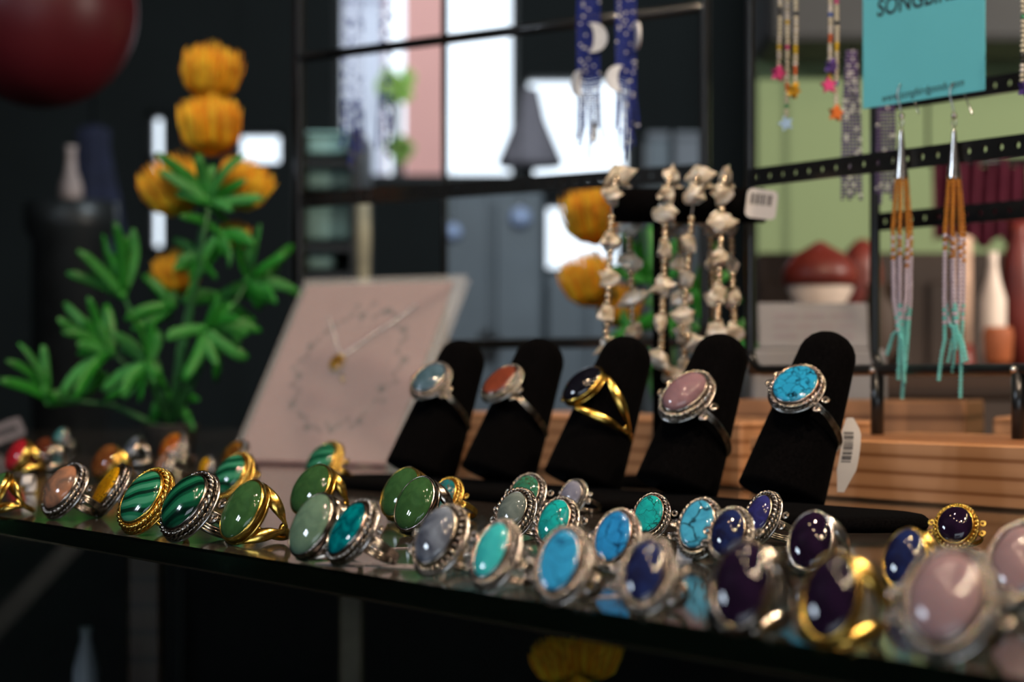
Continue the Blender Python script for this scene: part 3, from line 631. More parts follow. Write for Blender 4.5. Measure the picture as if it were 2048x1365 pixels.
# ---------------------------------------------------------------- wire earring racks with perforated strips
def perforated(L, hgt, th, pitch, hr):
    mb = MB(); n = max(1, int(L / pitch)); x0 = -n * pitch / 2; K = 12
    for c in range(n):
        cx = x0 + (c + .5) * pitch; vs = []
        for y in (-th / 2, th / 2):
            for k in range(K):
                q = 2 * PI * k / K + PI / 4; cxx, czz = math.cos(q), math.sin(q); m_ = max(abs(cxx), abs(czz))
                vs.append((cx + cxx / m_ * pitch / 2, y, czz / m_ * hgt / 2))
            for k in range(K): q = 2 * PI * k / K + PI / 4; vs.append((cx + hr * math.cos(q), y, hr * math.sin(q)))
        fs = []
        for k in range(K):
            j = (k + 1) % K
            fs += [(k, j, K + j, K + k), (2 * K + j, 2 * K + k, 3 * K + k, 3 * K + j), (K + k, K + j, 3 * K + j, 3 * K + k)]
            z0, z1 = vs[k][2], vs[j][2]
            if abs(abs(z0) - hgt / 2) < 1e-6 and abs(abs(z1) - hgt / 2) < 1e-6 and z0 * z1 > 0: fs.append((j, k, 2 * K + k, 2 * K + j))
        mb.add(vs, fs, False)
    mb.box((-(L / 2 + x0 * -1) / 2 if False else (x0 - L / 2) / 2, 0, 0), (max(.1, L / 2 + x0), th, hgt)); mb.box(((L / 2 - x0) / 2, 0, 0), (max(.1, L / 2 + x0), th, hgt))
    return mb
def rack(label, p0, p1, zb, zt, strips, wires, legs, foot_z, back=None, wire_r=3.0):
    """rounded wire frame between ground points p0 and p1; strips are perforated bars, wires plain rods"""
    p0, p1 = Vector(p0), Vector(p1); u = (p1 - p0); L = u.length; u.normalize(); bk = Vector((-u.y, u.x, 0))
    t = thing('earring_rack', label, 'rack', tuple((p0 + p1) / 2 + Vector((0, 0, foot_z))), axes(u, bk, Vector((0, 0, 1))), 'black wire earring racks')
    def frame(y):
        pts = []; r = 12.0
        for cx, cz, q0 in ((L / 2 - r, zb + r, -PI / 2), (L / 2 - r, zt - r, 0), (-L / 2 + r, zt - r, PI / 2), (-L / 2 + r, zb + r, PI)):
            for i in range(7): q = q0 + PI / 2 * i / 6; pts.append((cx + r * math.cos(q), y, cz + r * math.sin(q) - foot_z))
        MB().tube(pts, wire_r, 8, True).build('frame', 'black_enamel', t)
    frame(0)
    if back: frame(back)
    for z, y, h in strips:
        perforated(L - 4, h, 1.6, 11.0, 1.7).build('perforated_strip', 'black_enamel', t, (0, y - 2.0 if y == 0 else y, z - foot_z))
    for z, y in wires: MB().tube([(-L / 2, y, z - foot_z), (L / 2, y, z - foot_z)], wire_r, 8).build('cross_wire', 'black_enamel', t)
    for x, y in legs:
        MB().tube([(x, y, 0), (x, y, zb - foot_z)], 3.6, 10).build('leg', 'black_enamel', t)
        MB().ball((x, y - 3.4, zb - foot_z), 2.0, 10, 6).build('screw', 'bright_silver', t)
    if back:
        for x in (-L / 2, L / 2):
            for z in (zb, zt): MB().tube([(x, 0, z - foot_z), (x, back, z - foot_z)], wire_r * .8, 8).build('side_wire', 'black_enamel', t)
    return t
P0, P1 = Vector((135, 1210, 0)), Vector((192, 1122, 0)) + EDGE * 210
RL = (P1 - P0).length
rack('black wire earring rack at the right holding the turquoise card', P0, P1, 64, 420, [(173, 0, 10.5), (283, 0, 10.5), (222, 95, 10.5), (152, 95, 10.5)], [], [(-RL / 2 + 105, 0), (-RL / 2 + 205, 0)], 30, 95)
rack('black wire earring rack behind the velvet fingers with the blue beaded earrings', (-169, 1700, 0), (132.6, 1464, 0), 85, 520, [(201, 0, 12)], [(315, 0)], [(-160, 0), (160, 0)], 0, None, 3.9)

# ---------------------------------------------------------------- turquoise earring card with its fringe earrings
cz = (201.5 + 282.0) / 2; cc = Vector((213.7, 1088.5, 0)) - BACK * 6
crot = axes(EDGE, Vector((0, 0, 1)), BACK * -1)
card = thing('earring_card', 'turquoise jewelry card with black lettering hanging on the right rack', 'card', (cc.x, cc.y, 201.5), crot)
MB().bbox((0, 40.2, 0), (88, 80.5, .5), .15).build('card', 'teal_card', card)
text_mesh('lettering', 'SONGBIRD', 12.4, 'ink', card, (-2.5, 51.3, .3), Matrix.Rotation(.02, 3, 'Z'), .12, bold=.2)
text_mesh('lettering', 'www.songbirdgoods.com', 5.8, 'ink', card, (0, 4.6, .3), Matrix.Rotation(.03, 3, 'Z'), .3)
def beads_strand(mb, mats, pts, seq, r, n=6):
    """beads threaded along a polyline; seq(u) gives the material name"""
    pts = [Vector(p) for p in pts]; seg = [(b2 - a2).length for a2, b2 in zip(pts, pts[1:])]; tot = sum(seg); s_ = r
    while s_ < tot:
        q = s_
        for i, L in enumerate(seg):
            if q <= L or i == len(seg) - 1: p = pts[i].lerp(pts[i + 1], min(1, q / L)); break
            q -= L
        mb.cur = mats.index(seq(s_ / tot)); mb.ball(p, r * random.uniform(.93, 1.07), n, 4, .85); s_ += r * 1.72
    mb.cur = 0
def hook(mb, z0, s=1.0):
    pts = [(0, 0, z0), (-.6 * s, -1 * s, z0 + 5 * s), (-1.0 * s, -2.0 * s, z0 + 10 * s), (0, -.5 * s, z0 + 14.5 * s), (1.6 * s, 2.6 * s, z0 + 14 * s), (3.6 * s, 4.2 * s, z0 + 8 * s), (5.5 * s, 5.0 * s, z0 + 3 * s), (7.4 * s, 5.2 * s, z0 - 1 * s)]
    sm = []
    for i in range(len(pts) - 1):
        for j in range(4):
            u = j / 4; a_, b_, c_, d_ = (Vector(pts[max(0, min(len(pts) - 1, k))]) for k in (i - 1, i, i + 1, i + 2))
            sm.append(.5 * ((2 * b_) + (c_ - a_) * u + (2 * a_ - 5 * b_ + 4 * c_ - d_) * u * u + (3 * b_ - a_ - 3 * c_ + d_) * u ** 3))
    sm.append(Vector(pts[-1])); mb.tube(sm, .42 * s, 6); return mb
def fringe_earring(label, px, d, ends, splay):
    k = d / F; base = Vector(at(px, 800, d)); Z = lambda y: (800 - y) * k
    t = thing('beaded_earring', label, 'earring', tuple(base), crot @ Matrix.Rotation(-PI / 2, 3, 'X'), 'fringe earrings on the turquoise card')
    hook(MB(), Z(226)).build('ear_hook', 'bright_silver', t)
    MB().ball((0, 0, Z(232)), 1.5, 10, 7).build('hook_bead', 'bright_silver', t)
    MB().tube([(1.4 * math.cos(q), 0, Z(246) + 2.2 * math.sin(q)) for q in [i * PI / 7 for i in range(14)]], .35, 6, True).build('jump_ring', 'bright_silver', t)
    MB().lathe([(.7, Z(258)), (1.0, Z(262)), (1.4, Z(280)), (3.7, Z(356)), (3.8, Z(359)), (3.0, Z(359))], 18).build('cone', 'bright_silver', t)
    mats = ['bead_amber', 'bead_lilac', 'bead_aqua']
    for i, (ye, sx) in enumerate(zip(ends, splay)):
        q = 2 * PI * i / len(ends); x0, y0 = 2.6 * math.cos(q), 2.6 * math.sin(q); w0 = sx * .16
        pts = [(x0, y0, Z(352)), (x0 * 1.9, y0 * 1.9, Z(460)), (x0 * 1.95 + w0, y0 * 1.9, Z(600)), (x0 * 1.4 + sx * .42, y0 * 1.5, Z((600 + ye) / 2)), (x0 * 1.6 + sx * .95, y0 * 1.6, Z(ye - 45)), (x0 * 1.6 + sx * 1.4, y0 * 1.6, Z(ye))]
        y1, y2, y3, y4 = 470 + 8 * math.cos(q), 520 + 6 * math.cos(q), 615 + random.uniform(-15, 15), 650 + random.uniform(-12, 12)
        tot = ye - 352.0
        def seq(u, tot=tot, y1=y1, y2=y2, y3=y3, y4=y4):
            y = 352 + u * tot
            if y < y1: return 'bead_amber'
            if y < y2: return 'bead_lilac' if int((y - y1) / 9) % 2 == 0 else 'bead_amber'
            if y < y3: return 'bead_lilac'
            if y < y4: return 'bead_aqua' if int((y - y3) / 9) % 2 == 0 else 'bead_lilac'
            return 'bead_aqua'
        mb = MB(); beads_strand(mb, mats, pts, seq, 1.2); tag(mb.build('fringe_strand', mats, t), kind='stuff')
fringe_earring('left amber, white and aqua fringe earring with silver cone', 1803, 1098, [715, 800, 790, 770, 700, 725, 760], [-11, -4, -2, 3, 6, 6, -1])
fringe_earring('right amber, white and aqua fringe earring with silver cone', 1908, 1066, [728, 795, 750, 730, 700, 760, 728], [-6, -1, -3, 6, 5, -4, 7])

# ---------------------------------------------------------------- star bead earrings
def star_outline(r): return [(r * (1 if i % 2 == 0 else .52) * math.sin(PI * i / 5), r * (1 if i % 2 == 0 else .52) * math.cos(PI * i / 5)) for i in range(10)]
def star_earring(label, d, strands, seed):
    rnd = random.Random(seed); k = d / F; px0 = strands[0][0]; base = Vector(at(px0, 260, d)); t = thing('star_earring', label, 'earring', tuple(base), None, 'bead strand earrings with plastic stars')
    mats = ['bead_cream', 'bead_white', 'bead_yellow', 'bead_blue', 'bead_red', 'bead_green', 'bead_black', 'bead_pink']
    for px, ye, stars in strands:
        x = (px - px0) * k; zt = (260 + 70) * k; ze = (260 - ye) * k
        cols = {}; i = rnd.randint(3, 6)
        while i < 90:
            cols[i] = rnd.choice(mats[2:]); cols[i + 1] = cols[i] if rnd.random() < .6 else 'bead_cream'; i += rnd.randint(5, 9)
        mb = MB(); cnt = [0]
        def seq(u): cnt[0] += 1; return cols.get(cnt[0], 'bead_cream' if rnd.random() < .8 else 'bead_white')
        beads_strand(mb, mats, [(x, 0, zt), (x + .6, 0, (zt + ze) / 2), (x, 0, ze)], seq, 1.35); tag(mb.build('bead_strand', mats, t), kind='stuff')
        for col, sx, sy, tl in stars:
            MB().prism(star_outline(4.6), -1.6, 1.6, Matrix.Rotation(tl, 3, 'Y') @ Matrix.Rotation(tl * 1.4 + .3, 3, 'Z')).build('star', 'bead_' + col, t, ((sx - px0) * k, -1.5, (260 - sy) * k))
    MB().tube([(0, 0, 330 * k), (2, 2, 335 * k), (5, 2, 330 * k)], .4, 6).build('ear_hook', 'bright_silver', t)
star_earring('three-strand bead earring ending in pink, gold and pale blue stars', 1175, [(1558, 130, [('pink', 1556, 148, .2)]), (1573, 236, [('pale_blue', 1571, 248, -.3)]), (1590, 166, [('gold_star', 1587, 182, .35)])], 3)
star_earring('two-strand bead earring ending in purple, pink and orange stars', 1150, [(1659, 170, [('purple', 1662, 134, .3), ('pink', 1656, 172, -.1)]), (1672, 212, [('orange', 1671, 227, .15)])], 9)
star_earring('bead strand earring cut by the right photo edge with a purple star', 1010, [(2044, 165, [('purple', 2050, 178, .2)])], 21)
# dark blurred tassels on the rear strip of the right rack
for px, lb in ((1703, 'left dark violet bead tassel blurred behind the right rack'), (1772, 'right dark violet bead tassel blurred behind the turquoise card')):
    d = 1205; k = d / F; t = thing('bead_tassel', lb, 'earring', at(px, 400, d), None, 'violet bead tassels on the rear rack strip')
    for i in range(6):
        mb = MB(); x = (i - 2.5) * 1.9
        beads_strand(mb, ['bead_violet', 'bead_pearl'], [(x * .5, 0, 300 * k), (x, 0, 160 * k), (x * 1.1, 0, random.uniform(-6, 14) * k)], lambda u: 'bead_violet' if random.random() < .85 else 'bead_pearl', 1.15)
        tag(mb.build('bead_strand', ['bead_violet', 'bead_pearl'], t), kind='stuff')
    MB().tube([(0, 0, 300 * k), (0, 0, 306 * k), (3, 3, 310 * k)], .5, 6).build('ear_hook', 'dark_steel', t)

# ---------------------------------------------------------------- blue beaded moon earrings
def moon_earring(label, px, d, ybot, ncol, moons, seed, s=1.0, tilt=0.0, ytop=-70, pale=.07, group='blue beaded earrings with white moons'):
    rnd = random.Random(seed); k = d / F; t = thing('moon_earring', label, 'earring', at(px, ybot, d), Matrix.Rotation(tilt, 3, 'Z'), group)
    mats = ['bead_cobalt', 'bead_ice' if pale > .3 else 'bead_pearl']; r = .95 * s; H = (ybot - ytop) * k; body = H * .36
    mb = MB()
    for c in range(ncol):
        x = (c - (ncol - 1) / 2) * r * 1.75; z = H - abs(c - (ncol - 1) / 2) * r * 1.4
        while z > body:
            u = (x / (ncol * r), (H - z) * 1.0); w_ = False
            for mx, my, mr in moons:
                dx, dz = x - mx, (H - z) - my
                if dx * dx + dz * dz < mr * mr and (dx + mr * .62) ** 2 + dz * dz > (mr * .82) ** 2: w_ = True
            mb.cur = 1 if w_ or rnd.random() < pale else 0; mb.ball((x, 0, z), r, 6, 4, .85); z -= r * 1.7
    tag(mb.build('beaded_band', mats, t), kind='stuff')
    for c in range(ncol):
        x = (c - (ncol - 1) / 2) * r * 1.75; mb = MB(); ze = rnd.uniform(0, .12) * H + abs(c - (ncol - 1) / 2) * H * .02
        beads_strand(mb, mats, [(x, 0, body), (x * 1.15 + rnd.uniform(-1, 1), rnd.uniform(-2, 2), body * .5), (x * 1.3 + rnd.uniform(-2.5, 1.5), 0, ze)], lambda u: 'bead_cobalt' if rnd.random() > min(pale, .2) else mats[1], r)
        tag(mb.build('fringe_strand', mats, t), kind='stuff')
    MB().tube([(0, 0, H), (0, 0, H + 4), (1, 2.5, H + 8), (2, 4.5, H + 3)], .5, 6).build('ear_hook', 'bright_silver', t)
    return t
E1 = moon_earring('sharper left blue bead earring with a large white crescent moon', 1177, 1318, 325, 9, [], 4)
E2 = moon_earring('sharper right blue bead earring with crescents turned away', 1252, 1300, 325, 9, [], 5, tilt=.5)
def moon_charm(t, x, z, r, turn):
    o = [(r * math.cos(q), r * math.sin(q)) for q in [-1.9 + 3.8 * i / 14 for i in range(15)]] + [(r * .42 * math.cos(q) - r * .33 + r * .3 * 0, r * .93 * math.sin(q)) for q in [1.45 - 2.9 * i / 12 for i in range(13)]]
    MB().prism(o, -.9, .9, Matrix.Rotation(turn, 3, 'Z')).build('moon_charm', 'bead_pearl', t, (x, -3.2, z))
moon_charm(E1, 2.5, (325 - 77) * .309, 9.2, 0); moon_charm(E1, -5.5, (325 - 168) * .309, 8.2, 2.2)
moon_charm(E2, 5.5, (325 - 72) * .305, 8.8, -1.9); moon_charm(E2, -7, (325 - 160) * .305, 8.2, 2.6); moon_charm(E1, 3, (325 - 265) * .309, 6.5, 1.3)
moon_earring('hazy left blue and white bead earring in front of the bright window', 706, 1720, 350, 8, [(1, 80, 9)], 6, 1.35, pale=.86, group='hazy blue bead earrings before the window')
moon_earring('hazy right blue and white bead earring in front of the bright window', 772, 1720, 328, 6, [(1, 80, 9)], 7, 1.35, .6, pale=.8, group='hazy blue bead earrings before the window')
tr = thing('earring_rail', 'black hanging rail behind the left rack for the hazy blue earrings', 'rail', (pxr(740, 1722), 1724, 0))
MB().tube([(-60, 0, 395), (60, 0, 395)], 3, 8).build('rail', 'black_enamel', tr)
for x in (-60, 60): MB().tube([(x, 0, 0), (x, 0, 395)], 2.6, 8).build('post', 'black_enamel', tr)

# ---------------------------------------------------------------- bracelet bar with shell chip bracelets
TD = 1170.0; TZ = 154.5; tx0, tx1 = pxr(1222, TD), pxr(1532, TD); txp = pxr(1322, TD)
tb = thing('bracelet_stand', 'black velvet T-bar bracelet stand behind the fingers', 'jewelry stand', (txp, TD, 0))
MB().tube([(tx0 - txp, 0, TZ), (tx0 - txp + 1, 0, TZ), (tx1 - txp - 1, 0, TZ), (tx1 - txp, 0, TZ)], [8.6, 9.6, 9.6, 8.6], 20).build('bar', 'velvet', tb)
MB().tube([(0, 0, 6), (0, 0, TZ - 9)], 4.5, 12).build('post', 'velvet', tb)
MB().lathe([(22, 0.1), (23, 2), (22, 6), (5, 7)], 28).build('base', 'velvet', tb)
CH = []
for i in range(6):
    rnd = random.Random(40 + i); mb = MB(); prof = [(.05, -5.0), (2.6, -4.0), (4.2, -1.0), (3.6, 2.2), (1.7, 4.4), (.05, 5.0)]
    mb.lathe(prof, 7); mb.v = [(x * rnd.uniform(.45, 1.75), y * rnd.uniform(.35, .9), z * rnd.uniform(.55, 1.3)) for x, y, z in mb.v]; mb.sm = [False] * len(mb.sm); CH.append(mb.mesh('shell_chip', 'shell_chip'))
SB = MB().ball((0, 0, 0), 1.95, 10, 7).mesh('small_bead', 'gold_bead')
def bracelet(label, px, ybot, seed, dx=6.5, lean=0.0):
    rnd = random.Random(seed); x0 = pxr(px, TD); zb = CAMZ - (ybot - HY) / F * TD
    t = thing('chip_bracelet', label, 'bracelet', (x0, TD, zb), None, 'shell chip bracelets on the T-bar')
    top = TZ - zb; path = []
    for i in range(15): q = PI * i / 14; path.append(Vector((-dx * .75 * math.cos(q), -16.5 * math.cos(q), top + 16.5 * math.sin(q))))
    down = [Vector((dx * (.8 + .5 * u), 16.5 + 2 * math.sin(PI * u), top * (1 - u) + 9 * u)) for u in [i / 10 for i in range(1, 11)]]
    bot = [Vector((dx * 1.3 * math.cos(PI * i / 8) + lean, 16.5 * math.cos(PI * i / 8), 9 - 9 * math.sin(PI * i / 8))) for i in range(1, 8)]
    upw = [Vector((-dx * (.8 + .5 * u) - lean * u, -16.5 - 2 * math.sin(PI * u), top * (1 - u) + 9 * u)) for u in [i / 10 for i in range(10, 0, -1)]]
    path += down + bot + upw; n = len(path); cum = [0.0]
    for i in range(n): cum.append(cum[-1] + (path[(i + 1) % n] - path[i]).length)
    tot = cum[-1]
    def pt(s_):
        s_ %= tot
        for i in range(n):
            if s_ <= cum[i + 1]: return path[i].lerp(path[(i + 1) % n], (s_ - cum[i]) / max(1e-6, cum[i + 1] - cum[i]))
    MB().tube(path, .35, 5, True).build('elastic_cord', 'plastic_string', t)
    s_ = 0.0
    while s_ < tot - 7:
        p = pt(s_ + 4.8); o = link('shell_chip', rnd.choice(CH), t, tuple(p), (rnd.uniform(-.5, .5), rnd.uniform(-.5, .5), rnd.uniform(0, 6.3))); o.scale = (rnd.uniform(1.15, 1.75), rnd.uniform(1.2, 1.8), rnd.uniform(.95, 1.2))
        s_ += 9.4
        for j in range(3):
            if s_ + 1.7 > tot - 1: break
            link('small_bead', SB, t, tuple(pt(s_ + 1.7))); s_ += 3.4
bracelet('left cream shell chip bracelet hanging on the T-bar', 1240, 706, 1)
bracelet('long middle cream shell chip bracelet hanging on the T-bar', 1345, 752, 2, 6.0)
bracelet('right cream shell chip bracelet beside the barcode label', 1402, 700, 3, 7.5, 2)
bracelet('rear cream shell chip bracelet tucked behind the right one', 1452, 690, 4, 5.0, 0)
t = thing('barcode_label', 'white rounded barcode label on the end of the bracelet bar', 'label', (pxr(1518, TD), TD - 12, CAMZ - (412 - HY) / F * TD), Matrix.Rotation(math.radians(7), 3, 'Y'), None)
o = []
for cx, cz_, q0 in ((5.4, -5.0, -PI / 2), (5.4, 5.0, 0), (-5.4, 5.0, PI / 2), (-5.4, -5.0, PI)):
    for i in range(5): q = q0 + PI / 2 * i / 4; o.append((cx + 3 * math.cos(q), cz_ + 3 * math.sin(q)))
MB().prism(o, -.2, .2).build('paper', 'paper', t)
mb = MB(); x = -6.2
while x < 5.6: wd = random.choice((.45, .8, 1.2)); mb.box((x + wd / 2, -.25, 2.4), (wd, .1, 6.0)); x += wd + random.choice((.5, .8))
tag(mb.build('barcode', 'ink', t), kind='stuff')

# ---------------------------------------------------------------- pink zodiac card in a clear sleeve
u = Vector((.86, -.51, 0)); BR = Vector((-85, 1430, 1.0)); vv = Vector((44, 74.3, 126.6)); Lv = vv.length; vv.normalize(); Wd = 127.0
nn = u.cross(vv).normalized(); BL = BR - u * Wd
pc = thing('zodiac_card', 'pink card printed with a ring of star signs leaning in a clear sleeve', 'card', tuple(BL), axes(u, vv, nn))
MB().bbox((Wd / 2, Lv / 2, 0), (Wd, Lv, .5), .15).build('card', 'pink_card', pc)
mb = MB(); cx, cy, rr = Wd * .52, Lv * .52, 44.0
rnd = random.Random(12)
for i in range(12):
    q0 = 2 * PI * i / 12; pts = [(cx + (rr + rnd.uniform(-5, 7)) * math.cos(q0 + j * .14) * .95, cy + (rr + rnd.uniform(-5, 7)) * math.sin(q0 + j * .14) * 1.12, .35) for j in range(4)]
    mb.tube(pts, .8, 5, False, True, (1, .2))
    for p in pts: mb.lathe([(1.9, .26), (1.9, .4)], 8, (p[0], p[1], 0))
    mb.lathe([(3.4, .26), (3.4, .42)], 8, (pts[1][0], pts[1][1], 0))
mb.tube([(cx + 33 * math.cos(q) * .95, cy + 33 * math.sin(q) * 1.12, .3) for q in [2 * PI * i / 60 for i in range(60)]], .3, 4, True, flat=(1, .2))
tag(mb.build('star_sign_print', 'faint_ink', pc), kind='stuff')
pd = MB().lathe([(.1, -2.6), (.7, -2.4), (1.0, 0), (.75, 1.7), (.4, 2.7), (.05, 3.0)], 12, (cx - 9, cy + 2, 4.0), 6.8, 7.8); pd.build('pendant_stone', 'citrine', pc)
for x1, y1, r_ in ((cx + 38, cy + 52, 1.25), (cx - 34, cy + 44, .9)):
    mb = MB(); n = 46
    for i in range(n):
        f_ = i / (n - 1); p = (cx - 9 + (x1 - cx + 9) * f_, cy + 8 + (y1 - cy - 8) * f_, 1.6); mb.ball(p, r_ * 1.1, 6, 4)
    tag(mb.build('chain', 'bright_silver', pc), kind='stuff')
MB().tube([(cx - 4, cy - 6, 1.4), (cx + 1, cy - 13, 1.2)], 1.6, 8).build('gold_charm', 'gold', pc)
for zoff in (-1.4, 5.0):
    MB().bbox((Wd / 2 + 6, Lv / 2 + 1, zoff), (Wd + 14, Lv + 4, .18), .05).build('clear_sleeve', 'sleeve', pc)

# ---------------------------------------------------------------- artificial flowers
def flower_mesh(seed, H=44.0, R=22.0, nb=260):
    rnd = random.Random(seed); mb = MB()
    mb.lathe([(1.5, 0), (R * .5, H * .1), (R * .7, H * .3), (R * .6, H * .5), (R * .2, H * .62)], 20)
    for i in range(nb):
        f = (i + .5) / nb; th = i * 2.39996; r0 = R * .95 * math.sqrt(f); e = f ** .5
        z1 = H * (1.0 - .22 * e * e) + rnd.uniform(-7, 4); mb.cur = 0 if rnd.random() < .5 + .3 * (1 - e) else 1
        dx, dy = math.cos(th), math.sin(th); rt = r0 * (.95 + .28 * rnd.random())
        pts = [(dx * r0 * .5, dy * r0 * .5, H * .08), (dx * r0 * .95, dy * r0 * .95, z1 * .38), (dx * rt, dy * rt, z1 * .75), (dx * rt * 1.02 + rnd.uniform(-1, 1), dy * rt * 1.02 + rnd.uniform(-1, 1), z1)]
        mb.tube(pts, [.8, .95, .75, .2], 4)
    return mb.mesh('flower_head', ['petal_orange', 'petal_yellow'])
FM = [flower_mesh(i) for i in range(3)]
def aim(d): return Vector(d).normalized().to_track_quat('Z', 'Y').to_matrix()
def leaflet(base, tip, w_, rnd):
    base, tip = Vector(base), Vector(tip); d = tip - base; sd = Vector((rnd.uniform(-1, 1), rnd.uniform(-1, 1), rnd.uniform(-.3, 1))); mid = sd * d.length * .10; pts = []; rad = []
    for i in range(8): f = i / 7; pts.append(base + d * f + mid * math.sin(PI * f)); rad.append(w_ * (.5 + .5 * math.sin(PI * min(1, .15 + f * .75))) * (1 if f < .93 else .55))
    return MB().tube(pts, rad, 8, False, True, (1.0, .3))
def plant(label, d, base_px, stems, sprigs, flowers, seed, pot=True, group='artificial flower plants', zfloor=0.0, m2=.35):
    rnd = random.Random(seed); k = d / F; bx = pxr(base_px, d); org = Vector((bx, d, zfloor)); t = thing('flower_plant', label, 'plant', tuple(org), None, group)
    dep = {}
    def W(px, py, dy=0.0): return Vector(((px - 1024) * k, d + dy, CAMZ - (py - HY) * k)) - org
    if pot: MB().lathe([(16, 0), (18, 1), (22, 22), (23, 24), (20, 24), (19, 20)], 20).build('pot', 'pot_dark', t)
    for px, py, dy in stems:
        top = W(px, py, dy); b0_ = Vector((0, 0, 18)) if pot else Vector((0, 0, 0)); c1 = b0_.lerp(top, .4) + Vector((rnd.uniform(-6, 6), 0, 10))
        MB().tube([b0_, b0_.lerp(c1, .6), c1, c1.lerp(top, .5), top], [2.4, 2.2, 2.0, 1.7, 1.4], 8).build('stem', 'stem_green', t)
    for px, py, dy, tips in sprigs:
        b1 = W(px, py, dy); sp = MB().ball((0, 0, 0), 4.0, 10, 6).build('leaf_sprig', 'leaf_green', t, tuple(b1))
        for tx, ty in [q for tp_ in tips for q in (tp_, (px + (tp_[0] - px) * rnd.uniform(.6, .95) + rnd.uniform(-26, 26), py + (tp_[1] - py) * rnd.uniform(.6, .95) + rnd.uniform(-26, 26)))]:
            tp = W(tx, ty, dy + rnd.uniform(-28, 22)) - b1
            leaflet((0, 0, 0), tp, rnd.uniform(3.6, 4.9), rnd).build('leaflet', 'leaf_pale' if rnd.random() < m2 else 'leaf_green', sp)
    for px, py, dy, hpx, ang in flowers:
        s_ = hpx * k / 44.0; dr = Vector((math.sin(ang), -.12, math.cos(ang))); b1 = W(px, py, dy) - dr * hpx * k * .5
        o = link('flower_head', rnd.choice(FM), t, tuple(b1), aim(dr)); o.scale = (s_, s_, s_); tag(o, kind='stuff')
    return t
SPR = [(245, 590, 0, [(195, 465), (240, 448), (268, 458), (140, 548), (168, 505), (180, 560)]), (235, 705, -30, [(222, 610), (188, 640), (152, 668), (138, 608), (180, 690), (140, 790)]),
       (105, 795, -20, [(58, 688), (38, 722), (100, 738), (130, 800)]), (312, 728, -40, [(286, 625), (245, 670), (336, 672), (218, 782), (232, 800), (272, 796), (338, 770)]),
       (420, 660, -30, [(515, 640), (498, 722), (530, 664), (436, 765), (368, 755), (350, 680), (480, 610)]), (500, 560, -10, [(584, 488), (530, 455), (600, 590), (560, 610), (478, 468), (556, 535), (520, 620)]),
       (432, 410, -34, [(335, 322), (412, 318), (505, 325), (540, 405), (366, 395), (440, 340), (480, 430)]), (400, 515, 0, [(345, 478), (326, 566), (380, 610), (455, 500), (440, 560), (350, 540)]),
       (340, 610, 10, [(290, 560), (296, 650), (352, 540), (250, 640)]), (150, 800, 0, [(100, 790), (210, 740), (240, 700)]), (450, 470, -20, [(375, 440), (400, 560), (520, 500), (470, 540)]),
       (430, 590, 20, [(500, 640), (520, 590), (360, 600), (400, 680), (470, 690)]), (330, 790, 10, [(300, 850), (395, 860), (400, 800), (300, 740)])]
plant('green plastic plant with upright fluffy orange flowers at the left', 1650, 340, [(245, 590, 0), (235, 705, -30), (105, 795, -20), (312, 728, -40), (420, 660, -30), (500, 560, -10), (432, 410, -34), (400, 515, 0), (425, 320, 0)], SPR,
      [(422, 146, 0, 116, .05), (426, 256, -14, 122, -.03), (352, 376, -10, 122, -.42), (494, 376, -20, 104, .4), (345, 545, 20, 92, -.2), (466, 470, 10, 60, .1)], 2)
SP2 = [(1300, 560, 0, [(1240, 470), (1300, 450), (1350, 480), (1220, 540), (1370, 540)]), (1400, 590, 10, [(1350, 500), (1430, 490), (1470, 540), (1490, 600), (1420, 660)]), (1260, 660, 0, [(1200, 600), (1220, 690), (1300, 720), (1330, 620)]),
       (1440, 690, -10, [(1500, 640), (1510, 720), (1480, 760), (1400, 740), (1380, 650)]), (1350, 640, 20, [(1290, 600), (1390, 580), (1340, 720), (1400, 690)])]
plant('plastic plant with orange flowers hidden behind the shell bracelets', 1560, 1330, [(1300, 560, 0), (1400, 590, 10), (1260, 660, 0), (1440, 690, -10), (1190, 500, 10), (1350, 640, 20)], SP2,
      [(1188, 430, 10, 120, -.1), (1178, 560, 10, 110, -.25), (1240, 610, 20, 90, .1)], 5, m2=.2)
plant('plastic plant with orange flowers on the lower shelf', 1180, 1160, [(1110, 1330, 0), (1190, 1310, 0), (1160, 1420, 10)], [(1150, 1420, 0, [(1090, 1400), (1210, 1390), (1150, 1460), (1230, 1450)])],
      [(1112, 1322, 0, 96, -.25), (1188, 1306, -10, 104, .2), (1150, 1360, 20, 80, 0)], 8, zfloor=lowz)

# ---------------------------------------------------------------- farther shop: left of the view
mat('red_glass', (0.11, 0.010, 0.016), 0.42, var=0.2, scale=8)
mat('teal_box', (0.22, 0.36, 0.32), 0.6, var=0.12, scale=8); mat('beige', (0.36, 0.31, 0.20), 0.6); mat('grey_blue', (0.17, 0.19, 0.21), 0.45, var=0.15, scale=4)
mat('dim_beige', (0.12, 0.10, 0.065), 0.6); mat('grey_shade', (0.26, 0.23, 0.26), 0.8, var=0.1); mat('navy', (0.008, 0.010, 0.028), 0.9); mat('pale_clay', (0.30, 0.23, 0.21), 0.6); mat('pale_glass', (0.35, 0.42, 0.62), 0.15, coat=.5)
mat('facade_pink', (0.85, 0.42, 0.36), 0.8, var=0.06, scale=2); mat('facade_white', (0.80, 0.80, 0.90), 0.8, var=0.05, scale=2); mat('bush_green', (0.30, 0.50, 0.08), 0.8, var=0.4, scale=9)
mat('magenta_cloth', (0.11, 0.012, 0.03), 0.9, var=0.35, scale=12); mat('red_lacquer', (0.17, 0.026, 0.018), 0.4, var=0.3, scale=15); mat('warm_white', (0.72, 0.60, 0.52), 0.5, var=0.1)
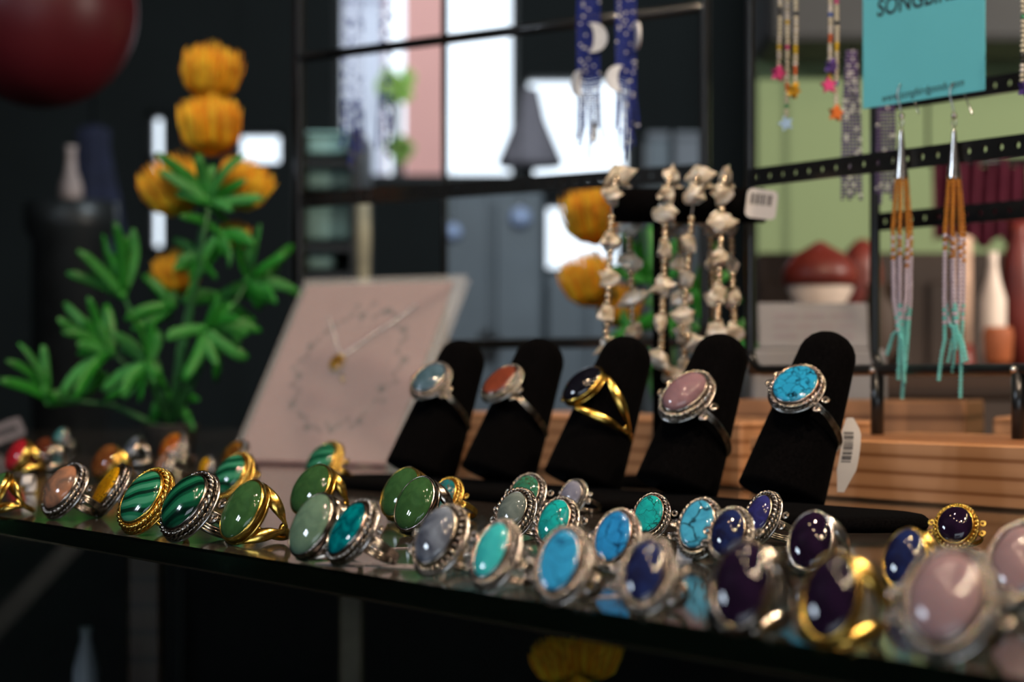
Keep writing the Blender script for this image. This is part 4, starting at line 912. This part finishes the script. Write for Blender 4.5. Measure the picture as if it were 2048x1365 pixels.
mat('orange_clay', (0.42, 0.12, 0.045), 0.6, var=0.2); mat('sign_grey', (0.27, 0.27, 0.29), 0.8, var=0.05); mat('brown_box', (0.055, 0.035, 0.026), 0.7, var=0.3, scale=6); mat('peach', (0.55, 0.36, 0.26), 0.7)
def sized(px0, px1, py0, py1, d): return (pxr((px0 + px1) / 2, d), d, pzr((py0 + py1) / 2, d)), ((px1 - px0) * d / F, (py1 - py0) * d / F)
d = 2300; R_ = 190 * d / F
t = thing('red_globe', 'large glossy dark red globe hanging in the upper left corner', 'ornament', at(84, 22, d))
MB().lathe([(max(.5, R_ * math.sin(PI * i / 24)), -R_ * 1.02 * math.cos(PI * i / 24)) for i in range(25)], 48).build('globe', 'red_glass', t)
MB().lathe([(16, R_ * .99), (18, R_ * 1.02), (16, R_ * 1.12), (4, R_ * 1.14)], 20).build('cap', 'gold', t)
MB().tube([(0, 0, R_ * 1.1), (0, 0, ZC - at(84, 22, d)[2])], 2, 8).build('cord', 'dark_steel', t)
# shelf unit with pale teal boxes
d = 3000; c, (wx, hz) = sized(596, 712, 150, 600, d)
t = thing('shelf_unit', 'black shelf unit behind the left rack post holding teal boxes', 'shelf unit', (c[0], c[1] + 120, ZF))
zt = pzr(256, 3000) - ZF
for sx in (-1, 1): MB().box((sx * wx / 2, 0, zt / 2), (14, 240, zt)).build('side_panel', 'frame_black', t)
MB().box((0, 118, zt / 2), (wx - 14, 8, zt)).build('back_panel', 'frame_black', t)
for py in (318, 385, 488, 545, 690): MB().box((0, 0, pzr(py, d) - ZF - 5), (wx - 14, 230, 9)).build('board', 'frame_black', t)
for (a0, a1, y0, y1), lb in zip([(612, 696, 266, 312), (612, 700, 340, 380), (610, 698, 410, 483), (612, 668, 508, 541)], ['top', 'second', 'third', 'small lowest']):
    c2, (w2, h2) = sized(a0, a1, y0, y1, d + 20)
    b_ = thing('storage_box', '%s pale teal box on the black shelf unit' % lb, 'box', (c2[0], d + 110, c2[2] - h2 / 2 + 4.0), None, 'teal boxes on the shelf unit')
    MB().bbox((0, 0, h2 * .40), (w2, 150, h2 * .8), 3).build('body', 'teal_box', b_); MB().bbox((0, 0, h2 * .89), (w2 + 4, 156, h2 * .2), 3).build('lid', 'teal_box', b_)
t = thing('bamboo_pole', 'beige upright pole beside the teal boxes', 'pole', (pxr(726, 2900), 2900, ZF))
MB().tube([(0, 0, 0)] + [(0, 0, z) for z in range(100, 1350, 50)], [9 + (1.6 if i % 5 == 4 else 0) for i in range(26)], 14).build('pole', 'beige', t)
# cupboards, lamp and light spots under the bright window
def cupboard(label, px0, px1, pytop, d, depth, m):
    x0, x1 = pxr(px0, d), pxr(px1, d); z1 = pzr(pytop, d); t = thing('cupboard', label, 'cupboard', ((x0 + x1) / 2, d + depth / 2, ZF)); H = z1 - ZF; w_ = x1 - x0
    MB().bbox((0, 0, H / 2), (w_, depth, H), 4).build('body', m, t)
    for sx in (-1, 1):
        dr = MB().bbox((sx * w_ / 4, -depth / 2 - 8, H / 2), (w_ / 2 - 8, 15, H - 30), 4).build('door', m, t)
        MB().ball((sx * 14, -depth / 2 - 26, H * .62), 9, 12, 8).build('knob', 'bright_silver', dr)
    return t
cupboard('tall grey-blue cupboard under the bright window', 888, 1086, 384, 4200, 380, 'grey_blue')
cupboard('low grey cupboard right of the tall grey-blue one', 1092, 1248, 548, 4200, 380, 'grey_blue')
d = 4350; k = d / F; t = thing('table_lamp', 'grey cone-shaped lamp shade silhouetted against the window', 'lamp', (pxr(1072, d) - 12, d, pzr(384, 4200) + .5))
z0 = pzr(384, 4200)
MB().lathe([(62 * k, pzr(334, d) - z0), (66 * k, pzr(325, d) - z0), (55 * k, pzr(300, d) - z0), (30 * k, pzr(240, d) - z0), (17 * k, pzr(180, d) - z0), (14 * k, pzr(178, d) - z0)], 32).build('shade', 'grey_shade', t)
MB().lathe([(48, 0), (50, 4), (20, 12), (8, 20), (8, pzr(330, d) - z0)], 20).build('foot', 'dark_steel', t)
for px, py, r_, lb in ((905, 466, 20, 'left'), (1040, 438, 24, 'right')):  # blurred spots of small lights, modelled as pale balls
    d = 3900; t = thing('glass_bauble', '%s pale blue glass bauble hanging before the cupboards' % lb, 'ornament', at(px, py, d), None, 'pale blue glass baubles')
    rr_ = r_ * d / F; MB().ball((0, 0, 0), rr_, 20, 14).build('ball', 'pale_glass', t); MB().lathe([(5, rr_ * .97), (5, rr_ * 1.2)], 12).build('cap', 'bright_silver', t)
    MB().tube([(0, 0, rr_ * 1.1), (0, 0, ZC - at(px, py, d)[2])], .8, 6).build('cord', 'dark_steel', t)
# dark garment and pale vase in the gloom at the left
d = 3600; k = d / F; t = thing('navy_dress', 'navy dress hanging in the dark behind the plant', 'garment', at(186, 400, d))
mb = MB(); n = 40; vs = []
for i, (py, hw) in enumerate(((250, 14), (262, 34), (290, 30), (330, 36), (400, 50), (520, 66))):
    for j in range(n): q = 2 * PI * j / n; f_ = 1 + .12 * math.sin(q * 7 + i * .3) * min(1, i / 2); vs.append((hw * k * math.cos(q) * f_, hw * k * .45 * math.sin(q) * f_, (400 - py) * k))
mb.add(vs, [(i * n + j, i * n + (j + 1) % n, (i + 1) * n + (j + 1) % n, (i + 1) * n + j) for i in range(5) for j in range(n)] + [tuple(range(n)), tuple(range(5 * n, 6 * n))[::-1]]); mb.build('cloth', 'navy', t)
MB().tube([(0, 0, 150 * k), (0, 0, ZC - at(186, 400, d)[2])], 3, 8).build('hanger_wire', 'dark_steel', t)
d = 3200; k = d / F; t = thing('pale_vase', 'pale clay vase on a dark pedestal in the left gloom', 'vase', at(142, 405, d))
MB().lathe([(18 * k, 0), (24 * k, 14 * k), (22 * k, 34 * k), (11 * k, 66 * k), (9 * k, 100 * k), (12 * k, 112 * k), (7 * k, 112 * k)], 28).build('vase_body', 'pale_clay', t)
t = tag(MB().lathe([(60, ZF - at(142, 405, d)[2]), (58, -60), (70, -40), (70, -.5), (10, 0)], 28).build('pedestal', 'frame_black', None, at(142, 405, d)), 'black round pedestal under the pale vase', 'pedestal')
# outside the shop window
d = 7600
for (a0, a1, y0, y1), m, nmx, lb in (((812, 892, -260, 1100), 'facade_pink', 'street_house', 'pink house front across the street seen through the window'), ((640, 772, 6, 1100), 'facade_white', 'street_house', 'pale lavender house front at the left of the window')):
    c, (w2, h2) = sized(a0, a1, y0, y1, d); t = thing(nmx, lb, 'building', (c[0], d, c[2] - h2 / 2))
    MB().bbox((0, 0, h2 / 2), (w2, 200, h2), 10).build('wall', m, t); MB().bbox((0, -10, h2 + 20), (w2 + 20, 240, 40), 8).build('roof', 'facade_white', t)
for px, py, r_, d, lb in ((792, 172, 40, 7100, 'upper light green bush outside the window'), (800, 296, 30, 6500, 'lower light green bush outside the window')):
    k = d / F; rnd = random.Random(px); t = thing('bush', lb, 'bush', at(px, py + r_, d), None, 'bushes outside the window')
    mb = MB()
    for i in range(60):
        q = rnd.uniform(0, 6.3); e = rnd.uniform(-1, 1); rr_ = r_ * k * rnd.uniform(.5, .9); mb.ball((rr_ * math.cos(q) * math.sqrt(1 - e * e), rr_ * math.sin(q) * math.sqrt(1 - e * e), r_ * k + rr_ * e), r_ * k * .24, 7, 5)
    tag(mb.build('foliage', 'bush_green', t), kind='stuff'); MB().tube([(0, 0, ZF - at(px, py + r_, d)[2]), (0, 0, r_ * k)], 14, 8).build('trunk', 'dark_wood', t)

# ---------------------------------------------------------------- farther shop: right of the view
d = 2720; x0, x1 = pxr(1518, d), 1150.0; zt = pzr(505, d)
t = thing('dark_cabinet', 'dark brown cabinet against the pale green wall', 'cabinet', ((x0 + x1) / 2, d + 60, ZF)); H = zt - ZF; w_ = x1 - x0
MB().bbox((0, 0, H / 2), (w_, 110, H), 4).build('body', 'brown_box', t)
for i in range(4):
    dr = MB().bbox((-w_ / 2 + w_ * (i + .5) / 4, -60, H * .62), (w_ / 4 - 12, 10, H * .7), 4).build('door', 'brown_box', t); MB().ball((-w_ / 2 + w_ * (i + .85) / 4, -72, H * .7), 9, 10, 7).build('knob', 'dark_steel', dr)
t = thing('display_table', 'long dark display table behind the right rack', 'table', (760, 2150, ZF)); tz = 70 - ZF
MB().bbox((0, 0, tz - 15), (1100, 620, 30), 4).build('table_top', 'dark_wood', t)
for sx in (-1, 1):
    for sy in (-1, 1): MB().box((sx * 510, sy * 270, (tz - 30) / 2), (50, 50, tz - 30)).build('leg', 'dark_wood', t)
def turned(name, label, cat, px, d, prof_px, m, zs=70.0, group=None, extra=None):
    """turned object standing on zs; profile in pixels [(radius, row)]"""
    k = d / F; t = thing(name, label, cat, (pxr(px, d), d, zs + .3), None, group); prof = [(r * k, max(0, pzr(py, d) - zs)) for r, py in prof_px]
    MB().lathe(prof, 28).build('body', m, t)
    if extra: MB().lathe([(r * k, pzr(py, d) - zs) for r, py in extra[0]], 28).build(extra[2], extra[1], t)
    return t
turned('mushroom_ornament', 'round red and white ornament blurred behind the right rack', 'ornament', 1640, 1960, [(30, 760), (34, 700), (50, 610), (66, 580), (62, 555), (40, 545)], 'warm_white', 70, None, ([(66, 574), (78, 566), (74, 540), (54, 512), (22, 494), (6, 484)], 'red_lacquer', 'cap'))
turned('white_bottle', 'slim white bottle on the table at the right edge', 'bottle', 1986, 2000, [(24, 760), (26, 700), (26, 600), (14, 560), (9, 530), (10, 505)], 'warm_white')
turned('clay_pot', 'small orange clay pot near the white bottle', 'pot', 1996, 1900, [(20, 770), (28, 720), (30, 670), (26, 655)], 'orange_clay')
turned('peach_candle', 'tall peach candle between the two fringe earrings', 'candle', 1922, 2050, [(22, 760), (22, 480), (20, 474), (2, 470)], 'peach', 70, None, ([(24, 766), (28, 740), (24, 690), (22.4, 690)], 'red_lacquer', 'cup'))
turned('dark_jar', 'round dark jar behind the left fringe earring', 'jar', 1760, 2100, [(34, 770), (48, 700), (46, 620), (26, 590), (28, 570)], 'brown_box')
turned('red_jar', 'orange-red lidded jar right of the red and white ornament', 'jar', 1724, 2250, [(30, 740), (38, 640), (40, 540), (30, 500), (10, 480)], 'red_lacquer')
turned('pink_vase', 'rosy vase at the right edge beyond the rack', 'vase', 2040, 2300, [(24, 740), (40, 640), (36, 520), (20, 470), (26, 445)], 'red_lacquer')
d = 2480; k = d / F; t = thing('magenta_scarf', 'dark magenta scarf hanging behind the fringe earrings', 'scarf', at(1960, 470, d))
mb = MB(); nx = 40; vs = []
for y in (0, 4):
    for i in range(nx + 1):
        for py in (322, 380, 430, 486): x = (i / nx - .5) * 190; vs.append((x * k, y + 9 * math.sin(i * 1.1 + py * .01), (470 - py) * k + 6 * math.sin(i * .5)))
m4 = (nx + 1) * 4; fs = []
for i in range(nx):
    for j in range(3):
        a_ = i * 4 + j; fs += [(a_, a_ + 4, a_ + 5, a_ + 1), (m4 + a_ + 1, m4 + a_ + 5, m4 + a_ + 4, m4 + a_)]
mb.add(vs, fs); mb.build('cloth', 'magenta_cloth', t)
MB().tube([(-110 * k, 2, (470 - 322) * k), (110 * k, 2, (470 - 322) * k)], 5, 8).build('rod', 'dark_steel', t)
for sx in (-1, 1): MB().tube([(sx * 104 * k, 2, (470 - 322) * k), (sx * 104 * k, 2, ZC - at(1960, 470, d)[2])], 2, 6).build('cord', 'dark_steel', t)
# riser and small price sign on the shelf behind the right rack
d = 1500; tag(MB().bbox((0, 0, 40), (95, 120, 80), 2).build('riser_box', 'sign_grey', None, (pxr(1640, d), d + 62, .1)), 'grey riser box carrying the small sign', 'box')
t = thing('counter_sign', 'grey counter sign with rows of faint print behind the right rack', 'sign', (pxr(1634, d - 2), d + 14, 80.3), Matrix.Rotation(-.22, 3, 'X'))
c, (w2, h2) = sized(1520, 1742, 600, 694, d); MB().bbox((0, 0, h2 / 2 + .6), (w2, 3, h2), .6).build('board', 'sign_grey', t)
mb = MB()
for r_, n in ((.72, 3), (.5, 4), (.28, 3)):
    for i in range(n): mb.box((-w2 * .38 + w2 * .78 * (i + .5) / n, -1.7, h2 * r_), (w2 * .78 / n * .8, .4, h2 * .09))
tag(mb.build('print', 'grey_shade', t), kind='stuff')
# ---------------------------------------------------------------- under the glass shelf
for px, d, m, lb in ((704, 1320, 'dim_beige', 'beige shelf post under the glass near the middle'), (292, 1560, 'dark_wood', 'brown wooden shelf post under the glass at the left')):
    t = thing('shelf_post', lb, 'post', (pxr(px, d), d, ZF), None, 'posts under the glass shelf')
    MB().bbox((0, 0, (-8.2 - ZF) / 2), (15 if m == 'dim_beige' else 24, 20, -8.2 - ZF), 2).build('upright', m, t)
    MB().box((0, 0, 2), (60, 60, 4)).build('foot_plate', 'dark_steel', t)
    MB().bbox((0, 0, -14 - ZF), (90, 26, 11), 2).build('bracket', m, t)
turned('blue_bottle', 'dim blue-grey glass bottle on the lower shelf', 'bottle', 172, 1450, [(30, 1945), (32, 1500), (26, 1340), (12, 1280), (13, 1256)], 'grey_blue', lowz)
turned('amber_jar', 'dim amber jar on the lower shelf at the right', 'jar', 1960, 900, [(60, 2600), (70, 1800), (66, 1320), (40, 1280)], 'orange_clay', lowz)

t = thing('counter_cabinet', 'black counter body closing off the space under the glass shelf', 'cabinet', tuple(e0 + BACK * (DEP + 30) - EDGE * 500 + Vector((0, 0, ZF))), sr)  # panels added so the lit far room stays hidden and the gap dark
MB().box((0, 0, (-12 - ZF) / 2), (LEN + 400, 18, -12 - ZF)).build('back_panel', 'frame_black', t)
MB().box((-LEN / 2 - 190, -DEP / 2, (-12 - ZF) / 2), (18, DEP - 40, -12 - ZF)).build('side_panel', 'frame_black', t)

p = at(20, 852, 1760); t = thing('price_tag', 'grey printed shelf tag blurred at the left photo edge below the plant', 'tag', (p[0], p[1], 0), Matrix.Rotation(-.35, 3, 'Y') @ Matrix.Rotation(.2, 3, 'X'), 'paper price tags')
MB().prism([(-12, 8), (16, 8), (18, 10), (18, 22), (16, 24), (-12, 24)], -.4, .4).build('paper', 'grey_paper', t)
MB().prism([(-1.5, 0), (1.5, 0), (1.5, 9), (-1.5, 9)], -.6, .6).build('pin', 'dark_steel', t)
mb = MB()
for i in range(6): mb.box((-7 + i * 3.6, -.5, 16), (2.4, .1, 6))
tag(mb.build('print', 'ink', t), kind='stuff')

cupboard('low dark cupboard right of the window carrying two pale boxes', 1282, 1416, 338, 4300, 300, 'wall_grey')
for px0, px1, lb in ((1296, 1340, 'left pale lilac box on the dark cupboard right of the window'), (1350, 1402, 'right pale grey box on the dark cupboard right of the window')):
    c, (w2, h2) = sized(px0, px1, 256, 337, 4350); b_ = thing('storage_box', lb, 'box', (c[0], 4420, pzr(338, 4300) + .5), None, 'pale boxes on the dark cupboard')
    MB().bbox((0, 0, h2 * .4), (w2, 120, h2 * .8), 3).build('body', 'grey_blue' if px0 < 1340 else 'sign_grey', b_); MB().bbox((0, 0, h2 * .9), (w2 + 3, 124, h2 * .18), 3).build('lid', 'sign_grey', b_)
